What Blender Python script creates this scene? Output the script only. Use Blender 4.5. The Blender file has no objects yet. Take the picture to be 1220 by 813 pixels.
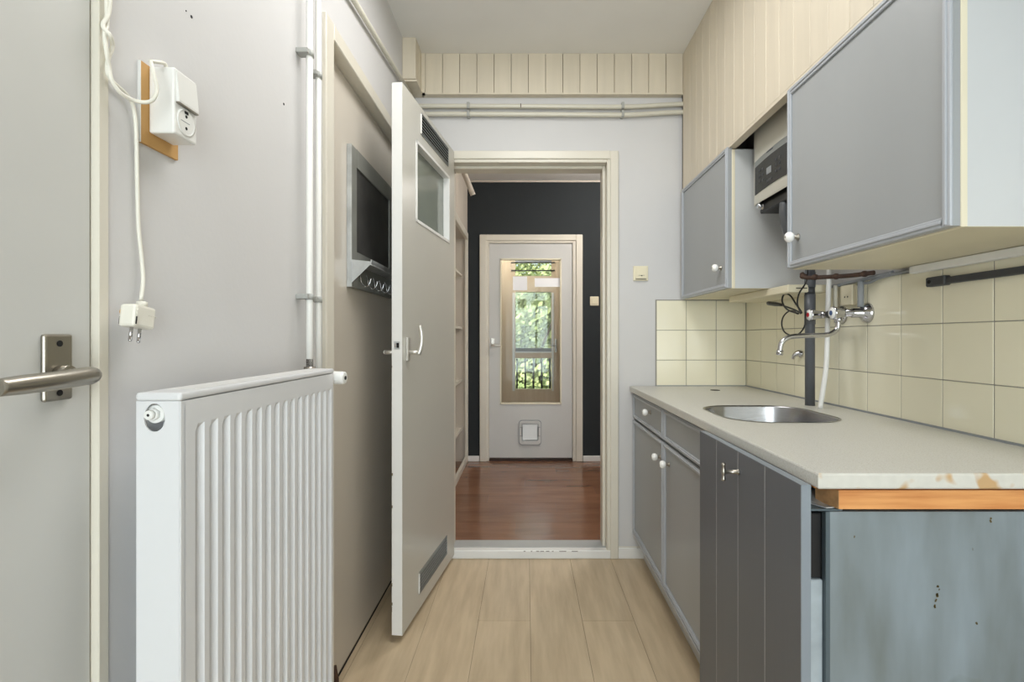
import bpy, bmesh, math, random
from mathutils import Vector, Matrix
random.seed(7)
S = bpy.context.scene
COL = S.collection
F = 610.0; VX = 627.0; VY = 403.0; H = 1.13

def at(px, py, D):
    return ((px - VX) * D / F, D, H - (py - VY) * D / F)

# ------------------------------------------------------------------ materials
def lin(c):
    r = []
    for v in c:
        v = v / 255.0
        r.append(v / 12.92 if v <= 0.04045 else ((v + 0.055) / 1.055) ** 2.4)
    return (r[0], r[1], r[2], 1)

def mat(name, col, rough=0.5, metal=0.0, var=0.04, scale=3.0, bump=0.0, bscale=60.0, stretch=(1, 1, 1),
        island=0.0, spec=0.5, trans=0.0, coat=0.0, col2=None, speck=None):
    m = bpy.data.materials.new(name); m.use_nodes = True
    nt = m.node_tree; N = nt.nodes; L = nt.links
    b = N['Principled BSDF']
    b.inputs['Roughness'].default_value = rough
    b.inputs['Metallic'].default_value = metal
    b.inputs['Specular IOR Level'].default_value = spec
    b.inputs['Transmission Weight'].default_value = trans
    b.inputs['Coat Weight'].default_value = coat
    tc = N.new('ShaderNodeTexCoord'); mp = N.new('ShaderNodeMapping')
    mp.inputs['Scale'].default_value = stretch
    L.new(tc.outputs['Object'], mp.inputs['Vector'])
    nz = N.new('ShaderNodeTexNoise'); nz.inputs['Scale'].default_value = scale
    nz.inputs['Detail'].default_value = 5
    L.new(mp.outputs['Vector'], nz.inputs['Vector'])
    mx = N.new('ShaderNodeMix'); mx.data_type = 'RGBA'
    a = lin(col)
    if col2 is None:
        k = 1 - var * 2.2; c2 = (a[0] * k, a[1] * k, a[2] * k, 1)
    else:
        c2 = lin(col2)
    mx.inputs[6].default_value = a; mx.inputs[7].default_value = c2
    rp = N.new('ShaderNodeMapRange'); rp.inputs[1].default_value = 0.35; rp.inputs[2].default_value = 0.7
    L.new(nz.outputs['Fac'], rp.inputs[0]); L.new(rp.outputs[0], mx.inputs[0])
    out = mx.outputs[2]
    if island:
        g = N.new('ShaderNodeNewGeometry')
        r2 = N.new('ShaderNodeMapRange'); r2.inputs[3].default_value = 1 - island; r2.inputs[4].default_value = 1 + island * .5
        L.new(g.outputs['Random Per Island'], r2.inputs[0])
        h = N.new('ShaderNodeHueSaturation'); L.new(r2.outputs[0], h.inputs['Value']); L.new(out, h.inputs['Color'])
        out = h.outputs[0]
    if speck:
        n2 = N.new('ShaderNodeTexNoise'); n2.inputs['Scale'].default_value = speck[1]; n2.inputs['Detail'].default_value = 2
        L.new(tc.outputs['Object'], n2.inputs['Vector'])
        r3 = N.new('ShaderNodeMapRange'); r3.inputs[1].default_value = speck[2]; r3.inputs[2].default_value = speck[2] + .06
        L.new(n2.outputs['Fac'], r3.inputs[0])
        m2 = N.new('ShaderNodeMix'); m2.data_type = 'RGBA'; m2.inputs[7].default_value = lin(speck[0])
        L.new(r3.outputs[0], m2.inputs[0]); L.new(out, m2.inputs[6]); out = m2.outputs[2]
    L.new(out, b.inputs['Base Color'])
    if bump:
        n3 = N.new('ShaderNodeTexNoise'); n3.inputs['Scale'].default_value = bscale; n3.inputs['Detail'].default_value = 3
        L.new(mp.outputs['Vector'], n3.inputs['Vector'])
        bp = N.new('ShaderNodeBump'); bp.inputs['Strength'].default_value = bump; bp.inputs['Distance'].default_value = .002
        L.new(n3.outputs['Fac'], bp.inputs['Height']); L.new(bp.outputs[0], b.inputs['Normal'])
    return m

M = {}
M['wall'] = mat('wall_paint', (205, 204, 204), .75, var=.025, scale=1.6, bump=.15, bscale=90)
M['ceil'] = mat('ceiling_paint', (229, 228, 225), .85, var=.02, bump=.1)
M['dark'] = mat('anthracite_paint', (38, 43, 46), .85, var=.05)
M['hallwall'] = mat('hall_paint', (196, 188, 176), .8)
M['plank'] = mat('cream_planks', (212, 202, 183), .5, var=.03, scale=4, stretch=(8, 8, .6), island=.035, bump=.1, bscale=20)
M['frame'] = mat('cream_gloss_paint', (216, 211, 198), .32, var=.03)
M['white'] = mat('white_gloss_paint', (226, 226, 224), .3, var=.02)
M['leaf1'] = mat('grey_white_door_paint', (190, 188, 180), .28, var=.03, scale=1.5)
M['beige'] = mat('beige_door_paint', (206, 198, 186), .3, var=.04, scale=1.5)
M['leaf3'] = mat('pale_door_paint', (200, 200, 197), .4, var=.02)
M['floor'] = mat('light_oak_laminate', (200, 181, 152), .42, col2=(180, 161, 133), scale=5, stretch=(6, .7, 1), island=.06, bump=.08, bscale=30)
M['gap'] = mat('board_gap', (74, 60, 44), .8)
M['hfloor'] = mat('red_brown_laminate', (136, 98, 74), .2, col2=(116, 80, 60), scale=3, stretch=(.8, 4, 1), island=.14)
M['hgap'] = mat('dark_gap', (56, 34, 24), .6)
M['cab'] = mat('grey_cabinet_paint', (160, 163, 165), .38, var=.03, bump=.06, bscale=50, stretch=(1, 1, .1))
M['mould'] = mat('grey_moulding_paint', (172, 176, 182), .3, var=.005)
M['darkcab'] = mat('dark_grey_paint', (98, 101, 107), .42, var=.04, bump=.1, bscale=60, stretch=(1, 1, .05))
M['darkedge'] = mat('blue_grey_edge_paint', (132, 140, 148), .4)
M['line'] = mat('groove_edge', (190, 190, 190), .5)
M['cream'] = mat('cream_edge', (228, 220, 196), .4)
M['cabside'] = mat('white_melamine', (200, 202, 203), .35, var=.015)
M['under'] = mat('cream_melamine', (214, 206, 180), .4, var=.06, scale=2)
M['tile'] = mat('cream_glazed_tile', (238, 233, 210), .12, var=.025, scale=2, island=.03, coat=.3)
M['grout'] = mat('grey_grout', (150, 147, 138), .9)
M['worktop'] = mat('speckled_worktop', (208, 207, 201), .38, var=.05, scale=240, speck=((180, 176, 164), 420, .58))
M['edgetop'] = mat('worn_worktop_edge', (206, 204, 196), .5, var=.03, scale=60, speck=((190, 156, 112), 16, .57))
M['steel'] = mat('brushed_steel', (170, 170, 172), .26, metal=1, stretch=(1, 1, 20), var=.05, scale=20)
M['chrome'] = mat('chrome', (205, 205, 208), .12, metal=1, var=.02)
M['nickel'] = mat('satin_nickel', (165, 160, 150), .32, metal=1, var=.02)
M['satin'] = mat('satin_aluminium', (214, 211, 204), .36, metal=.75, var=.02)
M['galv'] = mat('galvanised_steel', (206, 210, 212), .36, metal=.6, var=.15, scale=14)
M['dgalv'] = mat('dull_zinc', (150, 151, 145), .45, metal=.3, var=.08, scale=10)
M['rad'] = mat('radiator_enamel', (214, 215, 217), .3, var=.01)
M['pipew'] = mat('white_pipe_paint', (232, 232, 228), .3, var=.02)
M['pipec'] = mat('cream_pipe_paint', (206, 202, 188), .35, var=.03)
M['clip'] = mat('grey_clip', (165, 166, 162), .5)
M['plastic'] = mat('white_plastic', (228, 228, 225), .3, var=.01)
M['cable'] = mat('cream_cable', (226, 223, 212), .4, var=.02)
M['creampl'] = mat('cream_plastic', (224, 216, 190), .35, var=.02)
M['mdf'] = mat('brown_hardboard', (196, 152, 92), .7, var=.06)
M['black'] = mat('black_plastic', (22, 22, 23), .35, var=.02)
M['chalk'] = mat('chalkboard', (52, 51, 50), .6, col2=(76, 75, 73), scale=7)
M['gloss'] = mat('gloss_black', (16, 17, 18), .25, var=.02)
M['silver'] = mat('silver_trim', (150, 154, 154), .3, metal=.6)
M['boiler'] = mat('boiler_enamel', (206, 204, 194), .35, var=.01)
M['pvc'] = mat('dark_grey_pvc', (92, 95, 100), .38, var=.04)
M['pvc2'] = mat('black_grey_collar', (58, 60, 63), .45)
M['copper'] = mat('rusty_copper', (88, 66, 54), .7, metal=.3, col2=(58, 44, 38), scale=30)
M['grey'] = mat('grey_plastic', (142, 146, 150), .5)
M['red'] = mat('red_dot', (190, 40, 50), .4)
M['blue'] = mat('blue_dot', (60, 90, 140), .4)
M['wood'] = mat('raw_pine_batten', (220, 158, 96), .6, col2=(190, 120, 62), scale=6, stretch=(1, 5, 14))
M['sawn'] = mat('sawn_end', (176, 136, 92), .8, var=.2, scale=50)
M['pine'] = mat('pine_paint', (214, 196, 172), .5, col2=(202, 180, 152), scale=4, stretch=(5, 5, .6))
M['appl'] = mat('appliance_steel_paint', (134, 145, 152), .45, col2=(104, 110, 108), scale=4, stretch=(2.2, 1, .5), speck=((104, 112, 104), 9, .68), bump=.05)
M['appl2'] = mat('appliance_edge', (86, 98, 104), .4, metal=.2)
M['appl3'] = mat('appliance_door_side', (168, 178, 184), .4, col2=(152, 160, 166), scale=20)
M['rust'] = mat('green_brown_rust', (92, 78, 40), .8)
M['hole'] = mat('dark_hole', (18, 17, 16), .9)
M['dust'] = mat('grey_threshold', (168, 170, 170), .4, var=.05)
M['ceramic'] = mat('white_ceramic', (244, 244, 242), .1, var=.01)
M['reflection'] = mat('white_reflection', (246, 247, 250), .6, var=.01)  # white of the window reflections on the hall door glass
M['leaves'] = mat('leaves', (196, 200, 138), .6, col2=(142, 158, 98), scale=2, island=.35)
M['bark'] = mat('bark', (88, 72, 56), .9)
M['lawn'] = mat('lawn', (104, 130, 72), .9, var=.2, scale=.7)
M['brick'] = mat('pink_render', (196, 150, 130), .85, var=.08)
M['rail'] = mat('black_iron', (44, 44, 46), .5)
M['flap'] = mat('translucent_flap', (236, 240, 240), .25, var=.02)

def glassmat(name, tint, ior=1.45):
    m = bpy.data.materials.new(name); m.use_nodes = True
    nt = m.node_tree; N = nt.nodes; L = nt.links
    N.remove(N['Principled BSDF'])
    o = N['Material Output']
    t = N.new('ShaderNodeBsdfTransparent'); t.inputs[0].default_value = tint
    g = N.new('ShaderNodeBsdfGlossy'); g.inputs['Roughness'].default_value = .02
    fr = N.new('ShaderNodeFresnel'); fr.inputs[0].default_value = ior
    mx = N.new('ShaderNodeMixShader')
    L.new(fr.outputs[0], mx.inputs[0]); L.new(t.outputs[0], mx.inputs[1]); L.new(g.outputs[0], mx.inputs[2])
    L.new(mx.outputs[0], o.inputs[0])
    return m
M['glass'] = glassmat('clear_glass', (.93, .95, .94, 1))
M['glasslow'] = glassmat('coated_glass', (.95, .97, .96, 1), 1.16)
M['frost'] = mat('hammered_glass', (150, 158, 148), .12, var=.05, scale=4, trans=.35)

# ------------------------------------------------------------------ mesh builder
class MB:
    def __init__(s, T=None):
        s.bm = bmesh.new(); s.mats = []; s.T = T; s.sm = []
    def mi(s, m):
        if m not in s.mats: s.mats.append(m)
        return s.mats.index(m)
    def _fin(s, bm2, m, smooth=False):
        i = s.mi(m)
        vm = {}
        for v in bm2.verts: vm[v] = s.bm.verts.new(v.co)
        for f in bm2.faces:
            try: nf = s.bm.faces.new([vm[v] for v in f.verts])
            except ValueError: continue
            nf.material_index = i; nf.smooth = smooth
        bm2.free()
    def box(s, x0, x1, y0, y1, z0, z1, m, bev=0.0, seg=1):
        b = bmesh.new()
        if x0 > x1: x0, x1 = x1, x0
        if y0 > y1: y0, y1 = y1, y0
        if z0 > z1: z0, z1 = z1, z0
        bmesh.ops.create_cube(b, size=1)
        for v in b.verts:
            v.co = Vector(((x0 + x1) / 2 + v.co.x * (x1 - x0), (y0 + y1) / 2 + v.co.y * (y1 - y0), (z0 + z1) / 2 + v.co.z * (z1 - z0)))
        if bev:
            bmesh.ops.bevel(b, geom=b.edges[:], offset=bev, segments=seg, affect='EDGES', profile=.5)
        s._fin(b, m, smooth=False)
        return s
    def cyl(s, p0, p1, r, m, r2=None, n=20, cap=True):
        p0 = Vector(p0); p1 = Vector(p1); d = p1 - p0
        b = bmesh.new()
        bmesh.ops.create_cone(b, cap_ends=cap, segments=n, radius1=r, radius2=r if r2 is None else r2, depth=d.length)
        q = d.to_track_quat('Z', 'Y').to_matrix().to_4x4()
        q.translation = (p0 + p1) / 2
        b.transform(q)
        i = s.mi(m); vm = {}
        for v in b.verts: vm[v] = s.bm.verts.new(v.co)
        for f in b.faces:
            nf = s.bm.faces.new([vm[v] for v in f.verts]); nf.material_index = i; nf.smooth = len(f.verts) == 4
        b.free(); return s
    def sph(s, c, r, m, sc=(1, 1, 1), u=16, v=10):
        b = bmesh.new()
        bmesh.ops.create_uvsphere(b, u_segments=u, v_segments=v, radius=r)
        for w in b.verts: w.co = Vector((c[0] + w.co.x * sc[0], c[1] + w.co.y * sc[1], c[2] + w.co.z * sc[2]))
        s._fin(b, m, True); return s
    def tube(s, pts, r, m, n=10, sub=5, flat=1.0, radii=None):
        P = [Vector(p) for p in pts]; RR = radii or [r] * len(P)
        Q = []; R = []
        if len(P) > 2 and sub > 1:
            E = [2 * P[0] - P[1]] + P + [2 * P[-1] - P[-2]]
            for k in range(len(P) - 1):
                a, b_, c, d = E[k], E[k + 1], E[k + 2], E[k + 3]
                for j in range(sub):
                    t = j / sub
                    Q.append(.5 * ((2 * b_) + (c - a) * t + (2 * a - 5 * b_ + 4 * c - d) * t * t + (3 * b_ - a - 3 * c + d) * t ** 3))
                    R.append(RR[k] * (1 - t) + RR[k + 1] * t)
            Q.append(P[-1]); R.append(RR[-1])
        else: Q = P; R = RR
        i = s.mi(m); rings = []
        up = None
        for k, p in enumerate(Q):
            t = (Q[min(k + 1, len(Q) - 1)] - Q[max(k - 1, 0)]).normalized()
            if up is None:
                up = Vector((0, 0, 1)) if abs(t.z) < .9 else Vector((1, 0, 0))
            u = (up - t * up.dot(t))
            if u.length < 1e-4: u = t.orthogonal()
            u.normalize(); w = t.cross(u); up = u
            rings.append([s.bm.verts.new(p + (u * math.cos(a) * flat + w * math.sin(a)) * R[k]) for a in [2 * math.pi * j / n for j in range(n)]])
        for k in range(len(rings) - 1):
            for j in range(n):
                f = s.bm.faces.new([rings[k][j], rings[k][(j + 1) % n], rings[k + 1][(j + 1) % n], rings[k + 1][j]])
                f.smooth = True; f.material_index = i
        for rg in (rings[0], rings[-1]):
            f = s.bm.faces.new(rg); f.material_index = i
        return s
    def lathe(s, c, axis, prof, m, n=24):
        """prof: list of (r, h) along axis"""
        c = Vector(c); A = Vector(axis).normalized(); U = A.orthogonal().normalized(); W = A.cross(U)
        i = s.mi(m); rings = []
        for r, h in prof:
            rings.append([s.bm.verts.new(c + A * h + (U * math.cos(a) + W * math.sin(a)) * max(r, 1e-5)) for a in [2 * math.pi * j / n for j in range(n)]])
        for k in range(len(rings) - 1):
            for j in range(n):
                f = s.bm.faces.new([rings[k][j], rings[k][(j + 1) % n], rings[k + 1][(j + 1) % n], rings[k + 1][j]])
                f.smooth = True; f.material_index = i
        for rg in (rings[0], rings[-1]):
            f = s.bm.faces.new(rg); f.material_index = i
        return s
    def prism(s, pts, off, m):
        """closed polygon pts (3d) extruded by vector off"""
        i = s.mi(m); off = Vector(off)
        a = [s.bm.verts.new(Vector(p)) for p in pts]; b = [s.bm.verts.new(Vector(p) + off) for p in pts]
        fs = [s.bm.faces.new(a), s.bm.faces.new(b[::-1])]
        n = len(a)
        for k in range(n): fs.append(s.bm.faces.new([a[k], b[k], b[(k + 1) % n], a[(k + 1) % n]]))
        for f in fs: f.material_index = i
        return s
    def holeslab(s, outer, hole, axis_off, m):
        """slab from an outer loop with one hole loop, extruded by axis_off"""
        b = bmesh.new()
        def loop(pts):
            vs = [b.verts.new(Vector(p)) for p in pts]
            return [b.edges.new((vs[k], vs[(k + 1) % len(vs)])) for k in range(len(vs))]
        ed = loop(outer) + loop(hole)
        bmesh.ops.triangle_fill(b, use_beauty=True, use_dissolve=False, edges=ed)
        r = bmesh.ops.extrude_face_region(b, geom=b.faces[:])
        for v in [g for g in r['geom'] if isinstance(g, bmesh.types.BMVert)]: v.co += Vector(axis_off)
        bmesh.ops.recalc_face_normals(b, faces=b.faces[:])
        s._fin(b, m); return s

WL = {}   # world location of each object's origin
def link(name, mb, parent=None):
    bmesh.ops.recalc_face_normals(mb.bm, faces=mb.bm.faces[:])
    if mb.T is not None: mb.bm.transform(mb.T)
    xs = [v.co.x for v in mb.bm.verts]; ys = [v.co.y for v in mb.bm.verts]; zs = [v.co.z for v in mb.bm.verts]
    c = Vector(((min(xs) + max(xs)) / 2, (min(ys) + max(ys)) / 2, min(zs)))
    for v in mb.bm.verts: v.co -= c
    me = bpy.data.meshes.new(name); mb.bm.to_mesh(me); mb.bm.free()
    for m in mb.mats: me.materials.append(M[m])
    o = bpy.data.objects.new(name, me); COL.objects.link(o)
    WL[o] = c
    if parent is not None:
        o.parent = parent; o.location = c - WL[parent]
    else: o.location = c
    return o
def thing(name, label, cat, loc, group=None):
    o = bpy.data.objects.new(name, None); COL.objects.link(o)
    o.empty_display_size = .05; o.location = loc; WL[o] = Vector(loc)
    o['label'] = label; o['category'] = cat
    if group: o['group'] = group
    return o
def solo(name, mb, label, cat, group=None):
    o = link(name, mb); o['label'] = label; o['category'] = cat
    if group: o['group'] = group
    return o
def struct(name, mb, label=None, cat=None):
    o = link(name, mb); o['kind'] = 'structure'
    o['label'] = label or name.replace('_', ' '); o['category'] = cat or name.split('_')[0]
    return o
def sempty(name, loc, label, cat):
    o = thing(name, label, cat, loc); o['kind'] = 'structure'; return o
def part(name, mb, parent, label=None):
    o = link(name, mb, parent)
    if label: o['label'] = label
    return o

XL = -.595; XR = 1.134; XS = .795; DB = 2.63; ZC = 2.574; YR = -1.7; DH = 4.70; XHL = -.54; XHR = 1.5

# ================================================================== SETTING
# kitchen floor: boards along Y
mb = MB()
mb.box(-.75, XR + .1, YR - .1, DB + .005, -.03, -.0012, 'gap')
x = .016 - .2075 * 4; k = 0
joints = {-1: 2.045, 1: 2.045, 3: 2.045, 0: 1.35, 2: 1.3, -2: 1.6, -3: 2.3}
while x < XR:
    x0 = max(x, -.75); x1 = min(x + .2075, XR + .1)
    b = round((x - .016) / .2075)
    js = joints.get(b, 1.1)
    ys = [YR - .1]; y = js
    cuts = [js - 1.38 * q for q in (2, 1, 0, -1)]
    ys += [c for c in cuts if YR < c < DB] + [DB + .005]
    for a, c in zip(ys[:-1], ys[1:]):
        mb.box(x0 + .0006, x1 - .0006, a + .0005, c - .0005, -.02, 0, 'floor')
    x += .2075
struct('floor', mb, 'pale oak laminate kitchen floor boards running to the doorway', 'floor')
# hall floor boards across
mb = MB()
mb.box(XHL - .3, XHR, DB + .125, 7.3, -.03, -.0012, 'hgap')
y = DB + .125; r = 0
while y < 7.3:
    x = XHL - .3 - (r * .47 % 1.2)
    while x < XHR:
        a = max(x, XHL - .3); b = min(x + 1.25, XHR)
        if b > a + .01: mb.box(a + .0006, b - .0006, y + .0006, min(y + .19, 7.3) - .0006, -.02, 0, 'hfloor')
        x += 1.25
    y += .19; r += 1
struct('floor_hall', mb, 'glossy red-brown laminate floor of the hall beyond the doorway', 'floor')
struct('ceiling', MB().box(-.8, XR + .1, YR - .1, DB + .12, ZC, ZC + .1, 'ceil'), 'off-white kitchen ceiling', 'ceiling')
struct('ceiling_hall', MB().box(XHL - .35, XHR + .1, DB + .12, 7.4, ZC, ZC + .1, 'ceil'), 'hall ceiling beyond the doorway', 'ceiling')

# left wall with opening for beige door (y 1.53-2.55) and door near the camera (y<.70)
mb = MB()
XW = XL - .12
mb.box(XW, XL, .727, 1.53, 0, ZC, 'wall')
mb.box(XW, XL, 1.53, 2.52, 2.04, ZC, 'wall')
mb.box(XW, XL, 2.52, DB, 0, ZC, 'wall')
mb.box(XW, XL, -.16, .727, 2.05, ZC, 'wall')
mb.box(XW, XL, YR, -.16, 0, ZC, 'wall')
mb.box(XW - .05, XW, YR, DB, 0, ZC, 'wall')
struct('wall_left', mb, 'pale grey left kitchen wall behind the radiator', 'wall')
# screw holes in the left wall
for i, (px, py, rr, lb) in enumerate(((228, 20, .0026, 'larger dark screw hole high above the white socket'), (221.5, 13, .0012, 'tiny dark nail hole beside the larger hole above the socket'),
                                 (338, 124, .003, 'dark plugged screw hole in left wall near the vertical pipes'))):
    D = -XL * F / (VX - px); p = at(px, py, D)
    solo('wall_plug', MB().lathe((XL - .0005, D, p[2]), (1, 0, 0), [(rr, 0), (rr, .0012), (rr * .6, .0016), (rr * .5, .0008)], 'hole', n=10), lb, 'wall plug')

# wall with the doorway (back)
JL, JR, ZT = -.41, .43, 2.045
mb = MB()
mb.box(XW, JL, DB, DB + .12, 0, ZC, 'wall')
mb.box(JR, XR + .1, DB, DB + .12, 0, ZC, 'wall')
mb.box(JL, JR, DB, DB + .12, ZT, ZC, 'wall')
struct('wall_back', mb, 'pale grey kitchen wall around the doorway to the hall', 'wall')
# right wall, rear wall with window
struct('wall_right', MB().box(XR, XR + .12, YR, DB, 0, ZC, 'wall'), 'right kitchen wall behind worktop and wall cupboards', 'wall')
WX0, WX1, WZ0, WZ1 = -.50, 1.05, .15, 2.42
mb = MB()
mb.box(XW, WX0, YR - .12, YR, 0, ZC, 'wall').box(WX1, XR + .12, YR - .12, YR, 0, ZC, 'wall')
mb.box(WX0, WX1, YR - .12, YR, 0, WZ0, 'wall').box(WX0, WX1, YR - .12, YR, WZ1, ZC, 'wall')
struct('wall_rear', mb, 'kitchen wall with the window behind the camera', 'wall')
w = sempty('window_1', ((WX0 + WX1) / 2, YR - .06, WZ0), 'kitchen window behind the camera', 'window')
mb = MB()
for (a, b, c, d) in ((WX0, WX1, WZ0, WZ0 + .05), (WX0, WX1, WZ1 - .05, WZ1), (WX0, WX0 + .05, WZ0, WZ1), (WX1 - .05, WX1, WZ0, WZ1), (.25, .3, WZ0, WZ1)):
    mb.box(a, b, YR - .09, YR - .03, c, d, 'white')
part('window_frame', mb, w)
part('pane', MB().box(WX0 + .05, WX1 - .05, YR - .062, YR - .058, WZ0 + .05, WZ1 - .05, 'glass'), w)

# tiles
def tiles(mb, horiz, lines, zs, fixed, nrm, orient):
    for a, b in zip(lines[:-1], lines[1:]):
        for z0, z1 in zip(zs[:-1], zs[1:]):
            g = .0013
            if orient == 'R': mb.box(fixed - .008, fixed - .0005, a + g, b - g, z0 + g, z1 - g, 'tile', bev=.0012)
            else: mb.box(a + g, b - g, fixed - .008, fixed - .0005, z0 + g, z1 - g, 'tile', bev=.0012)
ZS = [.884, 1.017, 1.170, 1.323]
mb = MB()
ln = [2.457 - .153 * k for k in range(0, 25)][::-1]
ln = [l for l in ln if l > -.9] + [2.61, 2.622]
mb.box(XR - .0065, XR - .0001, ln[0], DB - .0005, .86, 1.3235, 'grout')
tiles(mb, 0, ln, ZS, XR, 0, 'R')
struct('wall_right_tiles', mb, 'cream square wall tiles along the right wall behind the tap', 'wall tiles')
mb = MB()
lx = [XR - .008 - .153 * k for k in range(3, -1, -1)]
mb.box(lx[0] - .004, XR - .008, DB - .0065, DB - .0001, .86, 1.327, 'grout')
tiles(mb, 1, lx, ZS, DB, 0, 'B')
struct('wall_back_tiles', mb, 'cream square tiles on the doorway wall above the worktop corner', 'wall tiles')

# planked boxing
mb = MB()
y = 1.26 - .0875 * 34
lines = []
while y < 2.59: lines.append(y); y += .0875
lines = [l for l in lines if l > YR] + [2.60]
ZB = 1.885
mb.box(XS + .006, XS + .02, YR, DB, ZB, ZC, 'gap')
for a, b in zip(lines[:-1], lines[1:]):
    if b - a > .01: mb.box(XS, XS + .012, a + .0006, b - .0006, ZB + .004, ZC, 'plank', bev=.0015)
mb.box(XS, XS + .03, YR, DB, ZB - .008, ZB + .004, 'plank')
struct('wall_right_boxing', mb, 'cream vertical plank boxing above the right wall cupboards', 'plank boxing')
mb = MB()
zb = 2.365; YF = 2.598
mb.box(-.53, XS, YF + .006, DB, zb + .01, ZC, 'gap')
n = 15; w = (XS - (-.512)) / n
for k in range(n): mb.box(-.512 + k * w + .001, -.512 + (k + 1) * w - .001, YF - .004, YF + .008, zb + .008, ZC, 'plank', bev=.0015)
mb.box(-.53, -.512, YF - .006, YF + .01, zb, ZC, 'plank')
mb.box(-.53, XS, YF - .006, DB, zb, zb + .008, 'plank')
struct('trim_1', mb, 'cream plank frieze box across the top of the doorway wall', 'plank boxing')
mb = MB()
mb.box(XL, -.53, 2.456, DB, zb + .01, ZC, 'plank', bev=.002)
mb.box(XL, -.526, 2.462, DB, zb, zb + .009, 'plank')
mb.box(-.532, -.5285, 2.53, 2.536, zb + .01, ZC, 'plank')
struct('trim_2', mb, 'small cream corner box at the top left of the doorway wall', 'plank boxing')

# frame of the doorway
mb = MB()
def ubox(mb, x0, x1, zt, wd, y0, y1, m, bev=.0):
    mb.box(x0, x0 + wd, y0, y1, 0, zt, m, bev); mb.box(x1 - wd, x1, y0, y1, 0, zt, m, bev)
    mb.box(x0 + wd, x1 - wd, y0, y1, zt - wd, zt, m, bev)
ubox(mb, -.452, .472, 2.088, .042, DB - .016, DB + .001, 'frame', .003)
ubox(mb, -.412, .432, 2.048, .018, DB - .008, DB + .11, 'frame', .003)
ubox(mb, -.396, .414, 2.031, .016, DB + .045, DB + .125, 'frame', .003)
struct('trim_3', mb, 'cream moulded frame of the doorway to the hall', 'door frame')
mb = MB()
mb.box(-.40, .45, DB - .012, DB + .03, 0, .042, 'white', .003)
mb.box(-.40, .414, DB + .03, DB + .125, 0, .0435, 'dust', .002)
for k in range(9):
    a = -.02 + k * .03 + random.random() * .02
    mb.box(a, a + .006 + random.random() * .026, DB - .0122, DB - .011, .0375, .0405, 'copper')
struct('trim_4', mb, 'white chipped door sill with a grey metal threshold strip', 'door sill')
struct('baseboard_back', MB().box(.472, .61, DB - .012, DB, 0, .055, 'white', .002).box(.472, .61, DB - .004, DB, .055, .06, 'frame'), 'short white skirting between doorway and base cabinets', 'baseboard')
struct('baseboard_left', MB().box(XL, XL + .01, .74, 1.49, 0, .05, 'white', .002), 'white skirting of the left wall behind the radiator', 'baseboard')

# ---------------------------------------------------------------- door 2: beige flush door in the left wall
d2 = sempty('door_2', (XL - .03, 2.05, 0), 'closed beige flush door in the left wall behind the open door', 'door')
mb = MB(); mb.box(XL - .075, XL - .033, 1.62, 2.515, .006, 2.035, 'beige', .002); part('leaf', mb, d2)
mb = MB()
mb.box(XL - .06, XL + .012, 1.494, 1.555, 0, 2.085, 'frame', .003)
mb.box(XL - .10, XL - .012, 1.53, 1.585, 0, 2.035, 'frame', .003)
mb.box(XL - .06, XL + .012, 1.555, 2.56, 2.035, 2.085, 'frame', .003)
mb.box(XL - .06, XL + .012, 2.515, 2.56, 0, 2.035, 'frame', .003)
part('door_frame', mb, d2)
mb = MB(); mb.box(XL - .06, XL - .022, 1.586, 1.628, .005, 2.034, 'cream', .002)
mb.box(XL - .0224, XL - .0212, 1.602, 1.622, .985, 1.06, 'copper')
part('edge_strip', mb, d2, 'worn cream edge strip of the beige door')
part('damaged_corner', MB().tube([(XL - .025, 1.652, .0), (XL - .018, 1.655, .02), (XL - .02, 1.65, .045), (XL - .025, 1.653, .07)], .008, 'copper', n=7), d2, 'splintered brown lower corner')
part('gap_shade', MB().box(XL - .034, XL - .030, 1.64, 2.515, 0, .003, 'hole'), d2, 'dark strip for the shade in the gap under the door')  # dark strip drawn as the shade between door and floor

# ---------------------------------------------------------------- door 3: near left
d3 = sempty('door_3', (XL - .02, .27, 0), 'pale grey door at the left edge with a satin lever handle', 'door')
part('leaf', MB().box(XL - .05, XL - .008, -.13, .709, .005, 2.02, 'leaf3', .002), d3)
mb = MB()
mb.box(XL - .06, XL + .002, .7105, .7275, 0, 2.05, 'frame', .001)
mb.box(XL - .06, XL + .002, -.16, -.135, 0, 2.05, 'frame', .002)
mb.box(XL - .06, XL + .002, -.135, .7105, 2.024, 2.05, 'frame', .002)
part('door_frame', mb, d3)
XD = XL - .008
hp = MB()
hp.box(XD, XD + .007, .634, .674, 1.05, 1.135, 'nickel', .003, 2)
hp.cyl((XD + .007, .654, 1.123), (XD + .0078, .654, 1.123), .004, 'hole', n=12)
hp.cyl((XD + .007, .654, 1.06), (XD + .0078, .654, 1.06), .004, 'hole', n=12)
o = part('handle_plate', hp, d3, 'satin metal back plate')
mb = MB()
mb.cyl((XD + .006, .654, 1.083), (XD + .02, .654, 1.083), .012, 'nickel')
mb.cyl((XD + .018, .654, 1.083), (XD + .05, .654, 1.083), .008, 'nickel')
mb.tube([(XD + .045, .659, 1.083), (XD + .052, .645, 1.0825), (XD + .054, .60, 1.0805), (XD + .053, .56, 1.079), (XD + .052, .532, 1.078)], .0115, 'nickel', n=14, flat=1.0, radii=[.008, .0115, .0112, .0108, .0095])
part('lever', mb, d3, 'satin metal lever')
part('keyhole', MB().cyl((XL - .0095, .69, .99), (XL - .0065, .69, .99), .001, 'hole'), d3) if False else None

# ---------------------------------------------------------------- door 1: open kitchen door
near = Vector((-.458, 1.892, 0)); far = Vector((-.366, 2.598, 0))
u = (far - near); L1 = u.length; u.normalize(); nrm = Vector((-u.y, u.x, 0))      # nrm points to the left wall
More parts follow.
